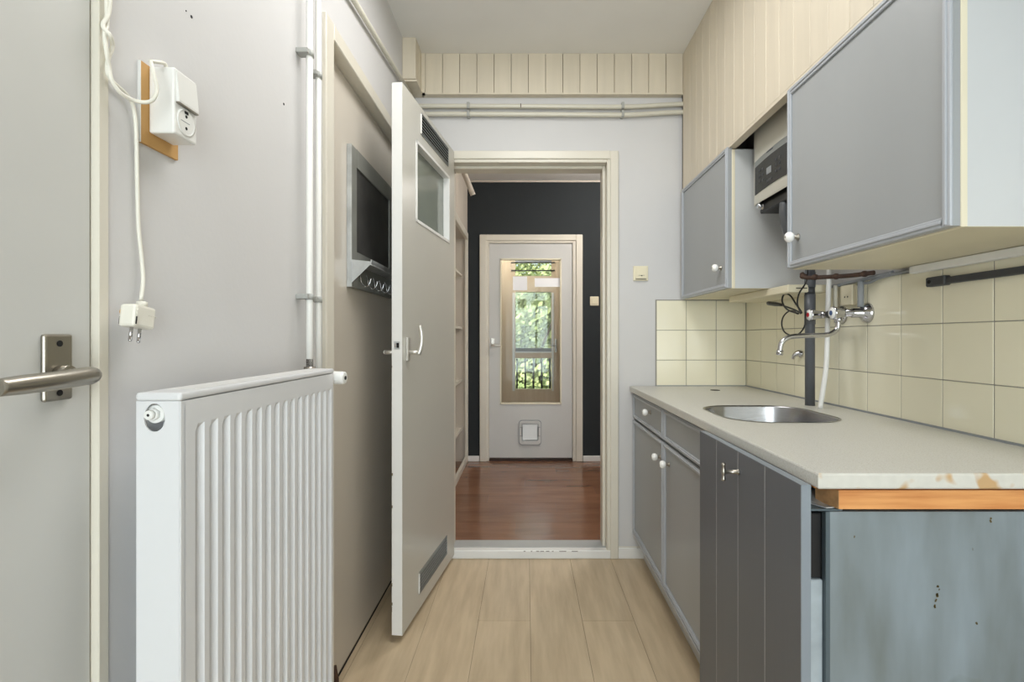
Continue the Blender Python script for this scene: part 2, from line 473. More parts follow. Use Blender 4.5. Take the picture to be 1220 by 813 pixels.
# local frame: x along s, y = thickness to the left (nrm), z up
T1 = Matrix(((u.x, nrm.x, 0, near.x), (u.y, nrm.y, 0, near.y), (0, 0, 1, 0), (0, 0, 0, 1)))
d1 = sempty('door_1', (near.x, near.y, 0), 'open pale kitchen door with small glass pane and vents, swung toward the radiator', 'door')
Z0, Z1, TH = .03, 2.076, .04
gs0, gs1, gz0, gz1 = .146, .625, 1.594, 1.922
vs0, vs1, vz0, vz1 = .204, .600, 1.965, 2.052
mb = MB(T1)
mb.box(0, gs0, 0, TH, Z0, Z1, 'leaf1'); mb.box(gs1, L1, 0, TH, Z0, Z1, 'leaf1')
mb.box(gs0, gs1, 0, TH, Z0, gz0, 'leaf1'); mb.box(gs0, gs1, 0, TH, gz1, Z1, 'leaf1')
mb.box(-.0015, .0, 0.0, TH, Z0, Z1, 'white')
leaf = part('leaf', mb, d1)
mb = MB(T1)
for (a, b, c, d) in ((gs0, gs0 + .012, gz0, gz1), (gs1 - .012, gs1, gz0, gz1), (gs0, gs1, gz0, gz0 + .012), (gs0, gs1, gz1 - .012, gz1)):
    mb.box(a, b, -.003, .028, c, d, 'white')
part('glazing_bead', mb, d1)
part('pane', MB(T1).box(gs0 + .01, gs1 - .01, .026, .032, gz0 + .01, gz1 - .01, 'frost'), d1, 'grey-green obscured glass')
def vent(a, b, c, d, nm):
    fr = MB(T1)
    t = .004
    fr.box(a, b, -.004, 0, c, c + t, 'silver'); fr.box(a, b, -.004, 0, d - t, d, 'silver')
    fr.box(a, a + t, -.004, 0, c, d, 'white'); fr.box(b - t, b, -.004, 0, c, d, 'silver')
    fr.box(a + t, b - t, -.0008, 0, c + t, d - t, 'hole')
    o = part('vent_grille', fr, d1, nm)
    n = 6; h = (d - c - 2 * t) / n
    for k in range(n):
        z = c + t + h * (k + .5)
        sl = MB(T1); sl.prism([(a + t, -.0008, z + h * .30), (a + t, -.0045, z + h * .02), (a + t, -.0045, z - h * .16), (a + t, -.0008, z + h * .05)], (b - a - 2 * t, 0, 0), 'silver')
        part('louvre', sl, o)
vent(vs0, vs1, vz0, vz1, 'metal louvre vent at the top of the open door')
vent(.18, .575, .092, .18, 'metal louvre vent at the foot of the open door')
mb = MB(T1)
mb.box(.037, .060, -.009, 0, 1.044, 1.132, 'satin', .002)
hpl = part('handle_plate', mb, d1, 'satin metal plate')
mb = MB(T1)
mb.cyl((.047, -.005, 1.076), (.047, -.046, 1.076), .0075, 'satin')
mb.tube([(.047, -.044, 1.069), (.049, -.05, 1.085), (.051, -.0555, 1.115), (.051, -.055, 1.15), (.05, -.049, 1.178)], .008, 'satin', n=12, flat=.8, radii=[.0095, .010, .0095, .0085, .006])
part('lever', mb, d1, 'curved metal lever turned upwards')
mb = MB(T1)
mb.box(.037, .057, TH, TH + .006, 1.044, 1.132, 'nickel', .002)
mb.cyl((.047, TH + .005, 1.076), (.047, TH + .046, 1.076), .009, 'satin')
mb.tube([(.047, TH + .046, 1.076), (.08, TH + .05, 1.076), (.13, TH + .048, 1.076)], .008, 'satin')
part('rear_lever', mb, d1, 'lever on the far side of the open door')
mb = MB(T1)
mb.box(-.0022, -.0015, .009, .031, 1.088, 1.118, 'galv'); mb.box(-.0030, -.002, .012, .022, 1.094, 1.112, 'hole'); mb.box(-.0035, -.002, .023, .028, 1.096, 1.11, 'chrome')
part('lock_plate', mb, d1)
mb = MB(T1)
for z, h in ((.21, .012), (.14, .01), (.115, .02), (.62, .01), (1.02, .008), (.5, .01)):
    mb.box(-.0021, -.0014, .036 + random.random() * .003, .0405, z, z + h, 'rust')
part('paint_chips', mb, d1)
mb = MB(T1)
for z in (.25, 1.05, 1.85): mb.cyl((L1 + .002, .036, z), (L1 + .002, .036, z + .09), .006, 'white')
part('hinges', mb, d1)

# ================================================================== HALL
mb = MB()
mb.box(XHL - .35, -.43, DH, DH + .1, 0, ZC, 'dark'); mb.box(.52, XHR + .1, DH, DH + .1, 0, ZC, 'dark')
mb.box(-.43, .52, DH, DH + .1, 2.075, ZC, 'dark')
struct('wall_hall_back', mb, 'anthracite end wall of the hall around the glazed door', 'wall')
struct('wall_hall_right', MB().box(XHR, XHR + .1, DB + .12, 7.4, 0, ZC, 'hallwall'), 'right side wall of the hall', 'wall')
mb = MB()
mb.box(XHL - .04, XHL, DB + .12, DH, 2.09, ZC, 'hallwall'); mb.box(XHL - .04, XHL, DB + .12, 3.0, 0, 2.09, 'hallwall')
mb.box(XHL - .35, XHL - .31, DB + .12, 7.4, 0, ZC, 'hallwall')
struct('wall_hall_left', mb, 'pale left wall of the hall above the shelf niche', 'wall')
struct('baseboard_hall_left', MB().box(XHL, -.43, DH - .012, DH, 0, .05, 'white', .002), 'white skirting left of the glazed hall door', 'baseboard')
struct('baseboard_hall_right', MB().box(.52, XHR, DH - .012, DH, 0, .05, 'white', .002), 'white skirting right of the glazed hall door', 'baseboard')
struct('trim_5', MB().box(XHL, XHR, DH - .01, DH, 2.56, ZC, 'hallwall'), 'thin white strip where the dark hall wall meets the ceiling', 'trim')
sc = thing('shelf_niche', 'built-in cream shelving niche in the left hall wall', 'shelves', (XHL - .15, 3.85, 0))
mb = MB()
mb.box(XHL - .02, XHL + .008, DH - .035, DH - .001, .0, 2.09, 'frame', .003); mb.box(XHL - .02, XHL + .008, 3.0, 3.04, 0, 2.09, 'frame', .003)
mb.box(XHL - .02, XHL + .008, 3.04, DH - .035, 2.03, 2.09, 'frame', .003); mb.box(XHL - .02, XHL + .004, 3.04, DH - .035, 0, .05, 'frame', .002)
part('face_frame', mb, sc)
mb = MB(); mb.box(XHL - .31, XHL - .30, 3.0, DH - .002, 0, 2.08, 'hallwall'); mb.box(XHL - .30, XHL - .02, DH - .014, DH - .002, 0, 2.08, 'hallwall'); mb.box(XHL - .30, XHL - .02, 3.0, 3.012, 0, 2.08, 'hallwall'); mb.box(XHL - .30, XHL - .02, 3.0, DH - .002, 2.04, 2.08, 'hallwall')
part('carcass', mb, sc)
for z in (1.70, 1.22, .74, .3): part('shelf', MB().box(XHL - .30, XHL - .045, 3.012, DH - .014, z - .01, z + .01, 'frame', .002), sc)
# pipe stub near hall ceiling
mb = MB()
mb.tube([(XHL + .001, 3.35, 2.50), (XHL + .04, 3.4, 2.475), (-.47, 3.6, 2.38), (-.42, 3.8, 2.255), (-.398, 3.83, 2.20)], .02, 'hallwall', n=12)
mb.lathe((XHL + .001, 3.35, 2.50), (1, 0, 0), [(.03, 0), (.03, .006), (.021, .01)], 'hallwall')
solo('pipe_stub', mb, 'pale painted pipe stub sticking out high on the left hall wall', 'pipe')
# switch on dark wall
t = thing('wall_switch', 'small beige square switch on the dark hall wall', 'light switch', at(708, 359, DH - .001))
p = at(708, 359, DH)
part('cover_plate', MB().box(p[0] - .04, p[0] + .04, DH - .012, DH, p[2] - .042, p[2] + .042, 'creampl', .004), t)
part('rocker', MB().box(p[0] - .024, p[0] + .024, DH - .018, DH - .011, p[2] - .026, p[2] + .026, 'creampl', .003), t)
# threshold under the glazed door + frame + door
d4 = sempty('door_4', (.04, DH, 0), 'pale grey hall door with tall glass pane and cat flap', 'door')
mb = MB()
fx0, fx1, fz = -.427, .516, 2.078
mb.box(fx0, fx0 + .06, DH - .018, DH + .01, 0, fz, 'frame', .004); mb.box(fx1 - .06, fx1, DH - .018, DH + .01, 0, fz, 'frame', .004)
mb.box(fx0 + .06, fx1 - .06, DH - .018, DH + .01, fz - .055, fz, 'frame', .004)
mb.box(fx0 + .05, fx0 + .085, DH - .006, DH + .1, 0, fz - .04, 'frame', .003); mb.box(fx1 - .09, fx1 - .05, DH - .006, DH + .1, 0, fz - .04, 'frame', .003)
mb.box(fx0 + .085, fx1 - .09, DH - .006, DH + .1, fz - .076, fz - .04, 'frame', .003)
part('door_frame', mb, d4)
lx0, lx1, lz0, lz1 = -.340, .424, .03, 2.0
gx0, gx1, g0, g1 = -.241, .324, .521, 1.862
mb = MB()
mb.box(lx0, gx0, DH + .01, DH + .05, lz0, lz1, 'leaf3'); mb.box(gx1, lx1, DH + .01, DH + .05, lz0, lz1, 'leaf3')
mb.box(gx0, gx1, DH + .01, DH + .05, lz0, g0, 'leaf3'); mb.box(gx0, gx1, DH + .01, DH + .05, g1, lz1, 'leaf3')
part('leaf', mb, d4)
mb = MB()
mb.box(gx0, gx0 + .012, DH + .002, DH + .05, g0, g1, 'cream'); mb.box(gx1 - .012, gx1, DH + .002, DH + .05, g0, g1, 'cream')
mb.box(gx0, gx1, DH + .002, DH + .05, g0, g0 + .012, 'cream'); mb.box(gx0, gx1, DH + .002, DH + .05, g1 - .012, g1, 'cream')
part('glazing_bead', mb, d4)
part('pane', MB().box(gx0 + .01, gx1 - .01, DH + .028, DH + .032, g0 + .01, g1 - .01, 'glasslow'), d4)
part('threshold', MB().box(lx0, lx1, DH - .01, DH + .08, 0, .012, 'hgap'), d4, 'dark brown threshold')
mb = MB()
px = at(587, 411, DH)
mb.box(px[0] - .014, px[0] + .014, DH + .001, DH + .01, px[2] - .025, px[2] + .06, 'satin', .002)
mb.cyl((px[0], DH + .003, px[2]), (px[0], DH - .045, px[2] - .005), .010, 'satin')
mb.tube([(px[0] - .006, DH - .045, px[2] - .005), (px[0] + .03, DH - .05, px[2] - .008), (px[0] + .075, DH - .045, px[2] - .006)], .012, 'satin')
part('lever', mb, d4, 'small metal lever handle')
cx, cz = .035, .262
mb = MB()
def rrect(cx, cz, hw, hh, r, n=6):
    out = []
    for (sx, sz, a0) in ((1, 1, 0), (-1, 1, 90), (-1, -1, 180), (1, -1, 270)):
        for k in range(n + 1):
            a = math.radians(a0 + 90 * k / n)
            out.append((cx + sx * (hw - r) + r * math.cos(a), cz + sz * (hh - r) + r * math.sin(a)))
    return out
oc = [(x, DH - .002, z) for x, z in rrect(cx, cz, .104, .114, .03)]
ic = [(x, DH - .002, z) for x, z in rrect(cx, cz + .004, .074, .078, .014)]
mb.holeslab(oc, ic, (0, .012, 0), 'grey')
oc2 = [(x, DH - .008, z) for x, z in rrect(cx, cz, .099, .109, .03)]
ic2 = [(x, DH - .008, z) for x, z in rrect(cx, cz + .004, .076, .080, .014)]
mb.holeslab(oc2, ic2, (0, .008, 0), 'leaf3')
for sx in (-1, 1):
    mb.box(cx + sx * .0735 - .003, cx + sx * .0735 + .003, DH - .012, DH - .004, cz - .035, cz + .055, 'black')
    for sz in (-.03, .05): mb.cyl((cx + sx * .087, DH - .0085, cz + sz), (cx + sx * .087, DH - .0095, cz + sz), .005, 'grey', n=10)
cf = part('cat_flap', mb, d4, 'grey framed cat flap')
part('flap', MB().box(cx - .07, cx + .07, DH + .0, DH + .005, cz - .068, cz + .078, 'flap', .002), cf, 'translucent white flap')
# window reflections in the glass, built as flat white sheets
for (a, b, c, d, lb) in ((611, 628, 329.5, 346, 'square white window reflection built as a sheet on the hall door glass'), (637, 668.2, 331.5, 342, 'wide white window reflection built as a strip on the hall door glass')):
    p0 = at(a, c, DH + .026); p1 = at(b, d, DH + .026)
    solo('reflection_sheet', MB().box(p0[0], p1[0], DH + .0265, DH + .0275, p1[2], p0[2], 'reflection'), lb, 'reflection')

# room behind with the balcony door
DBD = 6.1
def bx(px): return (px - VX) * DBD / F
def bz(py): return H - (py - VY) * DBD / F
mb = MB()
mb.box(XHL - .35, bx(596), DBD, DBD + .1, 0, ZC, 'hallwall'); mb.box(bx(669), XHR, DBD, DBD + .1, 0, ZC, 'hallwall')
mb.box(bx(596), bx(669), DBD, DBD + .1, bz(309), ZC, 'hallwall')
struct('wall_balcony', mb, 'far wall around the balcony door', 'wall')
d5 = sempty('door_5', (bx(632), DBD, 0), 'pine balcony door with transom seen through the hall door glass', 'door')
mb = MB()
y0, y1 = DBD, DBD + .07
x0, x1 = bx(596), bx(669)
mb.box(x0, bx(608), y0 - .02, y1, 0, bz(309), 'pine'); mb.box(bx(608), bx(614), y0, y1, 0, bz(309), 'pine')
mb.box(bx(657), x1, y0, y1, 0, bz(309), 'pine'); mb.box(bx(663), x1, y0 - .02, y1, 0, bz(309), 'pine')
mb.box(bx(614), bx(657), y0, y1, bz(348), bz(329), 'pine'); mb.box(bx(614), bx(657), y0, y1, bz(312.5), bz(309), 'grey')
mb.box(bx(614), bx(657), y0, y1, bz(427), bz(420), 'pine'); mb.box(bx(614), bx(657), y0 + .01, y1, bz(420), bz(415), 'grey')
mb.box(bx(614), bx(657), y0, y1, 0, bz(464), 'pine')
part('door_frame', mb, d5)
mb = MB()
for y in (313, 322.5): mb.box(bx(609), bx(661), y0 - .012, y0 + .03, bz(y + .5), bz(y - .5), 'rail')
part('transom_bars', mb, d5)
part('pane', MB().box(bx(613), bx(658), y0 + .04, y0 + .044, bz(465), bz(311), 'glass'), d5)
mb = MB(); mb.box(bx(610.5), bx(613.5), y0 - .012, y0 + .001, bz(466), bz(349), 'white'); mb.box(bx(657.5), bx(659.5), y0 - .012, y0 + .001, bz(466), bz(349), 'white')
mb.box(bx(614), bx(657), y0 - .006, y0 + .001, bz(420.5), bz(419), 'white')
part('glazing_bead', mb, d5)
mb = MB(); mb.cyl((bx(662), y0 - .02, bz(412)), (bx(662), y0 - .06, bz(412)), .008, 'chrome'); mb.tube([(bx(662), y0 - .06, bz(412)), (bx(658), y0 - .065, bz(412)), (bx(654), y0 - .06, bz(412))], .008, 'chrome')
mb.box(bx(661), bx(663.2), y0 - .026, y0 - .018, bz(420), bz(404), 'chrome')
part('lever', mb, d5)

# outside: balcony, railing, garden, trees
solo('balcony_slab', MB().box(-2.2, 2.6, DBD + .1, 7.6, -.16, -.04, 'dust'), 'grey balcony slab outside the pine door', 'balcony')
rl = thing('balcony_railing', 'black vertical-bar railing outside the balcony door', 'railing', (.2, 7.45, -.04))
mb = MB().box(-2.2, 2.6, 7.43, 7.47, .93, .96, 'rail').box(-2.2, 2.6, 7.44, 7.46, .02, .045, 'rail'); part('rail', mb, rl)
k = -2.1
sp = 9.8 * 7.45 / F
b0 = (616 - VX) * 7.45 / F
for i in range(-12, 16): part('baluster', MB().box(b0 + i * sp - .013, b0 + i * sp + .013, 7.441, 7.459, -.04, .93, 'rail'), rl)
solo('lawn', MB().box(-14, 14, 7.9, 34, -3.3, -3.2, 'lawn'), 'green lawn far below the balcony', 'lawn')
mb = MB().box(-6, .2, 15, 15.3, -3.199, -.6, 'brick').box(-6, .22, 14.95, 15.35, -.6, -.5, 'dust')
solo('garden_wall', mb, 'pink rendered wall beyond the balcony railing', 'wall')
def tree(c, hh, r, nl, lb, seed):
    rnd = random.Random(seed)
    t = thing('leafy_tree', lb, 'tree', c)
    mb = MB(); mb.tube([(c[0], c[1], c[2]), (c[0] + .1, c[1], c[2] + hh * .4), (c[0], c[1] + .1, c[2] + hh * .8)], .15, 'bark', radii=[.2, .14, .06])
    for q in range(6):
        a = q * 1.05; mb.tube([(c[0], c[1], c[2] + hh * .45), (c[0] + math.cos(a) * r * .4, c[1] + math.sin(a) * r * .4, c[2] + hh * .65), (c[0] + math.cos(a) * r * .75, c[1] + math.sin(a) * r * .75, c[2] + hh * .8)], .05, 'bark', n=6, sub=3, radii=[.06, .04, .02])
    part('trunk', mb, t)
    blobs = []
    for q in range(16):
        a = rnd.random() * 6.28; e = rnd.random()
        blobs.append((Vector((c[0] + math.cos(a) * r * .6 * rnd.random(), c[1] + math.sin(a) * r * .6 * rnd.random(), c[2] + hh * (.35 + .6 * e))), r * (.35 + .3 * rnd.random())))
    me = bmesh.new()
    for q in range(nl):
        bc, br = blobs[q % 16]
        d = Vector((rnd.gauss(0, 1), rnd.gauss(0, 1), rnd.gauss(0, 1))).normalized()
        p = bc + d * br * (.75 + .3 * rnd.random())
        nn = (d + Vector((rnd.gauss(0, .6), rnd.gauss(0, .6), rnd.gauss(0, .6) + .4))).normalized()
        U = nn.orthogonal().normalized(); W = nn.cross(U); s_ = .045 + .04 * rnd.random()
        me.faces.new([me.verts.new(p + U * s_), me.verts.new(p + W * s_ * .6), me.verts.new(p - U * s_), me.verts.new(p - W * s_ * .6)])
    mb = MB(); mb._fin(me, 'leaves')
    part('foliage', mb, t)
tree((-.1, 12.6, -3.19), 6.0, 1.9, 22000, 'bright leafy tree directly behind the balcony railing', 1)
tree((2.9, 17.5, -3.19), 7.0, 2.2, 14000, 'taller leafy tree to the right beyond the balcony', 2)
tree((-2.0, 16.5, -3.19), 8.0, 2.6, 14000, 'tall leafy tree to the left behind the pink wall', 3)

# ================================================================== LEFT WALL THINGS
# radiator
RX0, RX1, RY0, RY1, RZ0, RZ1 = -.537, -.475, .705, 1.265, .14, 1.055
rd = thing('radiator', 'white fluted panel radiator on the left wall', 'radiator', (-.506, .985, RZ0))
mb = MB()
# profile along y for the front panel
yy = RY0 + .022; pr = []
pitch = .0327; n = 16
y = RY0 + .03
pts = [(RY0 + .008, 0), (y - .004, 0)]
for k in range(n):
    a = y + k * pitch
    pts += [(a, 0), (a + .006, -.010), (a + .015, -.010), (a + .021, 0)]
pts += [(RY1 - .006, 0)]
FX = RX1
zA, zB = RZ0 + .045, RZ1 - .052
i = mb.mi('rad')
def col(z, f): return [mb.bm.verts.new((FX + d * f, yv, z)) for yv, d in pts]
rows = [col(RZ0 + .004, 0), col(zA - .008, 0), col(zA + .004, 1), col(zB - .008, 1), col(zB + .004, 0), col(RZ1 - .012, 0)]
for r0, r1 in zip(rows[:-1], rows[1:]):
    for k in range(len(pts) - 1):
        mb.bm.faces.new([r0[k], r0[k + 1], r1[k + 1], r1[k]])
mb.box(FX - .014, FX - .0125, RY0 + .008, RY1 - .006, RZ0 + .004, RZ1 - .014, 'rad')
part('front_panel', mb, rd)
mb = MB()
mb.box(RX0, RX0 + .008, RY0 + .01, RY1 - .006, RZ0 + .004, RZ1 - .02, 'rad')
for k in range(20): mb.box(RX0 + .008, RX1 - .016, RY0 + .04 + k * .026, RY0 + .042 + k * .026, RZ0 + .03, RZ1 - .04, 'rad')
part('back_panel', mb, rd)
mb = MB()
cyv, czv = -.5115, RZ1 - .0315
outer = [(RX0, RY0, RZ0), (RX1 - .003, RY0, RZ0), (RX1 - .003, RY0, RZ1 - .012), (RX0, RY0, RZ1 - .012)]
# slot: round bottom opening
cxx, czz, rr = -.512, RZ1 - .036, .0145
hole = [(cxx + rr * math.cos(a), RY0, czz + rr * math.sin(a) * (1.25 if math.sin(a) < 0 else 1.45)) for a in [2 * math.pi * k / 28 for k in range(28)]]
mb.holeslab(outer, hole, (0, .0025, 0), 'rad')
mb.box(RX1 - .0035, RX1 - .001, RY0, RY0 + .012, RZ0, RZ1 - .012, 'rad', .001)
part('end_panel', mb, rd)
part('end_panel', MB().box(RX0, RX1 - .003, RY1 - .003, RY1, RZ0, RZ1 - .012, 'rad'), rd)
mb = MB()
mb.box(RX0 - .001, RX1 + .0005, RY0 - .002, RY1 + .001, RZ1 - .012, RZ1, 'rad', .0045, 3)
mb.box(RX0 + .008, RX1 - .01, RY0 + .045, RY1 - .045, RZ1 - .001, RZ1 + .0005, 'white')
part('top_grille', mb, rd)
mb = MB()
q = (cxx - .005, RY0 + .012, RZ1 - .031)
mb.cyl((q[0], q[1] + .02, q[2]), (q[0], q[1] - .004, q[2]), .0125, 'plastic', n=24)
mb.cyl((q[0], q[1] + .001, q[2]), (q[0] - .001, q[1] - .009, q[2]), .0088, 'plastic', n=6)
mb.cyl((q[0] - .001, q[1] - .009, q[2]), (q[0] - .0015, q[1] - .015, q[2]), .0065, 'plastic', n=16)
mb.cyl((q[0] - .0015, q[1] - .015, q[2]), (q[0] - .0015, q[1] - .0154, q[2]), .002, 'black', n=10)
part('bleed_valve', mb, rd, 'white hexagonal plug in the near end')
mb = MB()
q = (-.505, 1.292, 1.03)
mb.cyl((-.505, RY1 - .004, 1.03), (-.505, 1.292, 1.03), .009, 'chrome')
mb.lathe((-.512, 1.292, 1.03), (1, -.12, 0), [(.012, 0), (.015, .008), (.0165, .018), (.0165, .05), (.0155, .056), (.011, .058)], 'plastic')
mb.lathe((-.512 + .0575, 1.2855, 1.03), (1, -.12, 0), [(.005, 0), (.005, .0012)], 'black', n=12)
part('thermostat_head', mb, rd, 'white thermostatic valve head')
mb = MB()
for y in (RY0 + .12, RY1 - .12): mb.box(XL + .0005, RX0, y - .012, y + .012, RZ0 + .1, RZ1 - .1, 'rad')
part('wall_bracket', mb, rd)
# vertical pipes
for (px, xo, ztop, lb) in ((368.8, -.568, ZC - .002, 'white vertical heating pipe nearer the socket, with nut above the radiator'),
                       (379.2, -.574, ZC - .002, 'white vertical heating pipe next to the beige door frame')):
    D = -xo * F / (VX - px); r = .0085 if px < 375 else .0078
    t = thing('heating_pipe', lb, 'pipe', (xo, D, .1))
    mb = MB(); mb.cyl((xo, D, .12 if px < 375 else 0.001), (xo, D, ztop), r, 'pipew', n=18)
    if px < 375:
        mb.cyl((xo, D, 1.02), (xo, D, 1.075), r * 1.0, 'copper', n=18); mb.cyl((xo, D, 1.03), (xo, D, 1.055), .014, 'nickel', n=6)
        mb.tube([(xo, D, .14), (xo, D - .0, .12), (xo + .03, D - .01, .12), (-.512, 1.262, .15)], .0085, 'pipew')
    part('pipe', mb, t)
    for z in (1.875 if px < 375 else 1.855, 1.238 if px < 375 else 1.236):
        mb = MB(); mb.cyl((xo, D, z - .008), (xo, D, z + .008), r + .003, 'clip', n=18); mb.box(XL, xo + .004, D - .022, D + r, z - .006, z + .006, 'clip', .001)
        part('pipe_clip', mb, t)
# sloping pipe high on the left wall
a = at(419.5, 0, 1.715); b = at(479, 96, 2.385)
a = Vector(a); b = Vector(b); dd = (b - a)
a2 = a - dd * 1.0; b2 = b + dd * .30
for v in (a2, b2): v.x = -.578
a2.x = -.578; b2.y = min(b2.y, DB)
mb = MB().tube([(-.578, a2.y, a2.z), (-.578, 2.3, a2.z + (b2.z - a2.z) * (2.3 - a2.y) / (b2.y - a2.y)), (-.578, b2.y, b2.z)], .010, 'pipec', n=14, sub=1)
solo('heating_pipe', mb, 'cream painted pipe sloping along the top of the left wall', 'pipe')
# two horizontal pipes on back wall
for (py, r, lb) in ((126.5, .0115, 'upper cream pipe running under the plank frieze'), (136, .0115, 'lower cream pipe running under the plank frieze')):
    t = thing('heating_pipe', lb, 'pipe', (.1, 2.605, at(0, py, 2.605)[2]), 'cream pipes under the frieze')
    z = at(0, py, 2.605)[2]
    mb = MB(); mb.tube([(XL + .002, 2.605, z), (-.3, 2.605, z), (.1, 2.605, z - .002), (.5, 2.605, z - .004), (.7, 2.605, z + .006), (XS + .03, 2.605, z + .012)], r, 'pipec', n=14)
    if py < 130: mb.cyl((.05 - .08, 2.605, z), (.05 - .076, 2.605, z), r + .001, 'copper')
    part('pipe', mb, t)
    for px in (558, 742):
        xx = (px - VX) * 2.6 / F
        part('pipe_clip', MB().box(xx - .007, xx + .007, 2.590, DB, z - .016, z + .016, 'clip', .002), t)

# socket / switch combination
t = thing('switch_socket_block', 'white surface-mounted switch and socket block on brown hardboard, left wall', 'socket', (-.565, .81, 1.44))
mb = MB().box(XL, XL + .005, .784, .868, 1.431, 1.556, 'mdf', .0005); mb.box(XL, XL + .0048, .7832, .7845, 1.431, 1.556, 'white'); part('mounting_board', mb, t, 'brown hardboard backing')
sy0, sy1, sz0, sz1, sx1 = .80, .855, 1.451, 1.555, -.550
part('housing', MB().box(XL + .005, sx1, sy0, sy1, sz0, sz1, 'plastic', .003, 2), t)
mb = MB()
zz = 1.503
mb.prism([(sx1 - .001, sy0 + .004, zz), (sx1 + .005, sy0 + .004, zz - .001), (sx1 + .0055, sy0 + .004, zz + .002), (sx1 + .001, sy0 + .004, sz1 - .004), (sx1 - .001, sy0 + .004, sz1 - .004)], (0, sy1 - sy0 - .007, 0), 'plastic')
mb.box(sx1 - .001, sx1 + .005, sy0 + .004, sy1 - .003, zz - .003, zz - .001, 'nickel')
part('rocker', mb, t, 'white rocker switch')
mb = MB()
c = (sx1, (sy0 + sy1) / 2, sz0 + .027)
mb.lathe(c, (1, 0, 0), [(.0215, -.0005), (.0215, .0015), (.0185, .0015), (.017, -.0002), (.0165, .0003)], 'plastic', n=32)
mb.cyl((sx1 + .0002, c[1], c[2]), (sx1 + .0006, c[1], c[2]), .0165, 'plastic', n=32)
for s in (-1, 1): mb.cyl((sx1 + .0004, c[1] + s * .0095 * .0, c[2] + s * .0095), (sx1 + .0010, c[1], c[2] + s * .0095), .0026, 'hole', n=12)
mb.box(sx1, sx1 + .001, c[1] - .013, c[1] + .008, c[2] - .0005, c[2] + .0005, 'grey')
mb.box(sx1, sx1 + .0015, c[1] - .004, c[1] + .004, c[2] + .0135, c[2] + .018, 'hole')
part('socket_face', mb, t)

# cables
def wp(px, py, X=-.588):
    D = -X * F / (VX - px); return at(px, py, D)
mb = MB()
pts = [wp(125.5, -190), wp(126.5, -60), wp(127, 0), wp(127.5, 30), wp(124.5, 40, -.586), wp(127, 62, -.583), wp(130, 80, -.586), wp(133, 95, -.584), wp(143, 110, -.58), wp(158, 119, -.575), wp(173, 122, -.563), wp(183, 118, -.555), wp(187, 105, -.553), wp(183, 88, -.556), wp(179.5, 73, -.563)]
mb.tube(pts, .0028, 'cable', n=8)
mb.tube([wp(179.5, 73, -.563), (-.566, .80, 1.5595), (-.567, .808, 1.553)], .0028, 'cable', n=8)
solo('power_cable', mb, 'cream cable looping from the door jamb into the top of the white socket block', 'cable')
t = thing('extension_cable', 'cream cable twisted round the other and hanging down to a plug, left wall', 'cable', wp(163, 407, -.58))
mb = MB()
pts = [wp(129.5, -190, -.586), wp(130.5, -60, -.586), wp(130.5, 10, -.586), wp(122.5, 30, -.587), wp(131, 42, -.580), wp(134, 55, -.587), wp(129, 70, -.589), wp(128, 86, -.588), wp(134, 97, -.589), wp(148, 110, -.589), wp(157, 122, -.589), wp(161, 140, -.589), wp(162.5, 165, -.589), wp(163.5, 220, -.59), wp(165, 270, -.59), wp(169, 310, -.589), wp(170.5, 335, -.586), wp(168, 358, -.582)]
mb.tube(pts, .0028, 'cable', n=8)
part('cord', mb, t)
pc = wp(164, 378, -.57)
th = math.radians(8)
TP = Matrix.Translation(Vector(pc)) @ Matrix.Rotation(math.radians(90), 4, 'Z') @ Matrix.Rotation(th, 4, 'Y')
mb = MB(TP)
w2, d2_, h2 = .0205, .012, .0165
mb.box(-w2, w2, -d2_, d2_, -h2, h2, 'cable', .004, 2)
mb.cyl((.0055, 0, h2 - .001), (.0055, 0, h2 + .0075), .0072, 'cable', n=14)
mb.box(-.018, -.0165, -d2_ - .0006, d2_ + .0006, -.013, -.002, 'black')
mb.cyl((-.0135, d2_ - .0005, .005), (-.0135, d2_ + .0008, .005), .005, 'mdf', n=16)
mb.cyl((-.0135, -d2_ - .0008, .005), (-.0135, -d2_ + .0005, .005), .005, 'cable', n=16)
mb.box(.005, .021, -d2_ - .0005, d2_ + .0005, .003, .0036, 'cable')
pl = part('plug', mb, t, 'cream two-pin plug')
mb = MB(TP)
for s in (-.0095, .0065): mb.cyl((s, 0, -h2 + .001), (s, 0, -h2 - .019), .0024, 'chrome', n=10).sph((s, 0, -h2 - .019), .0024, 'chrome', u=8, v=6)
part('pins', mb, pl)

# blackboard on the beige door
XB = XL - .033
XF = -.610
ty = 1.772; tz = 1.805; bz_ = 1.31
bb = thing('blackboard_rack', 'metal-framed blackboard with shelf and wire hooks hung on the beige door', 'blackboard', (XB + .01, 2.08, 1.31))
Y0, Y1 = 1.79, 2.345
mb = MB()
fw = .055
mb.box(XB + .002, XF, Y0, Y0 + fw, 1.31, 1.81, 'dgalv', .0015); mb.box(XB + .002, XF, Y1 - fw, Y1, 1.31, 1.81, 'dgalv', .0015)
mb.box(XB + .002, XF, Y0 + fw, Y1 - fw, 1.745, 1.81, 'dgalv'); mb.box(XB + .002, XF, Y0 + fw, Y1 - fw, 1.31, 1.44, 'dgalv')
mb.box(XB + .001, XF + .0005, Y0 - .0015, Y0, 1.31, 1.81, 'galv')
part('frame', mb, bb)
part('writing_surface', MB().box(XB + .003, XF - .006, Y0 + fw, Y1 - fw, 1.44, 1.745, 'chalk'), bb, 'black chalk surface')
mb = MB()
mb.prism([(XF, Y0, 1.405), (XF + .068, Y0, 1.398), (XF + .068, Y0, 1.39), (XF, Y0, 1.325)], (0, .003, 0), 'galv')
mb.prism([(XF, Y1 - .003, 1.405), (XF + .068, Y1 - .003, 1.398), (XF + .068, Y1 - .003, 1.39), (XF, Y1 - .003, 1.325)], (0, .003, 0), 'galv')
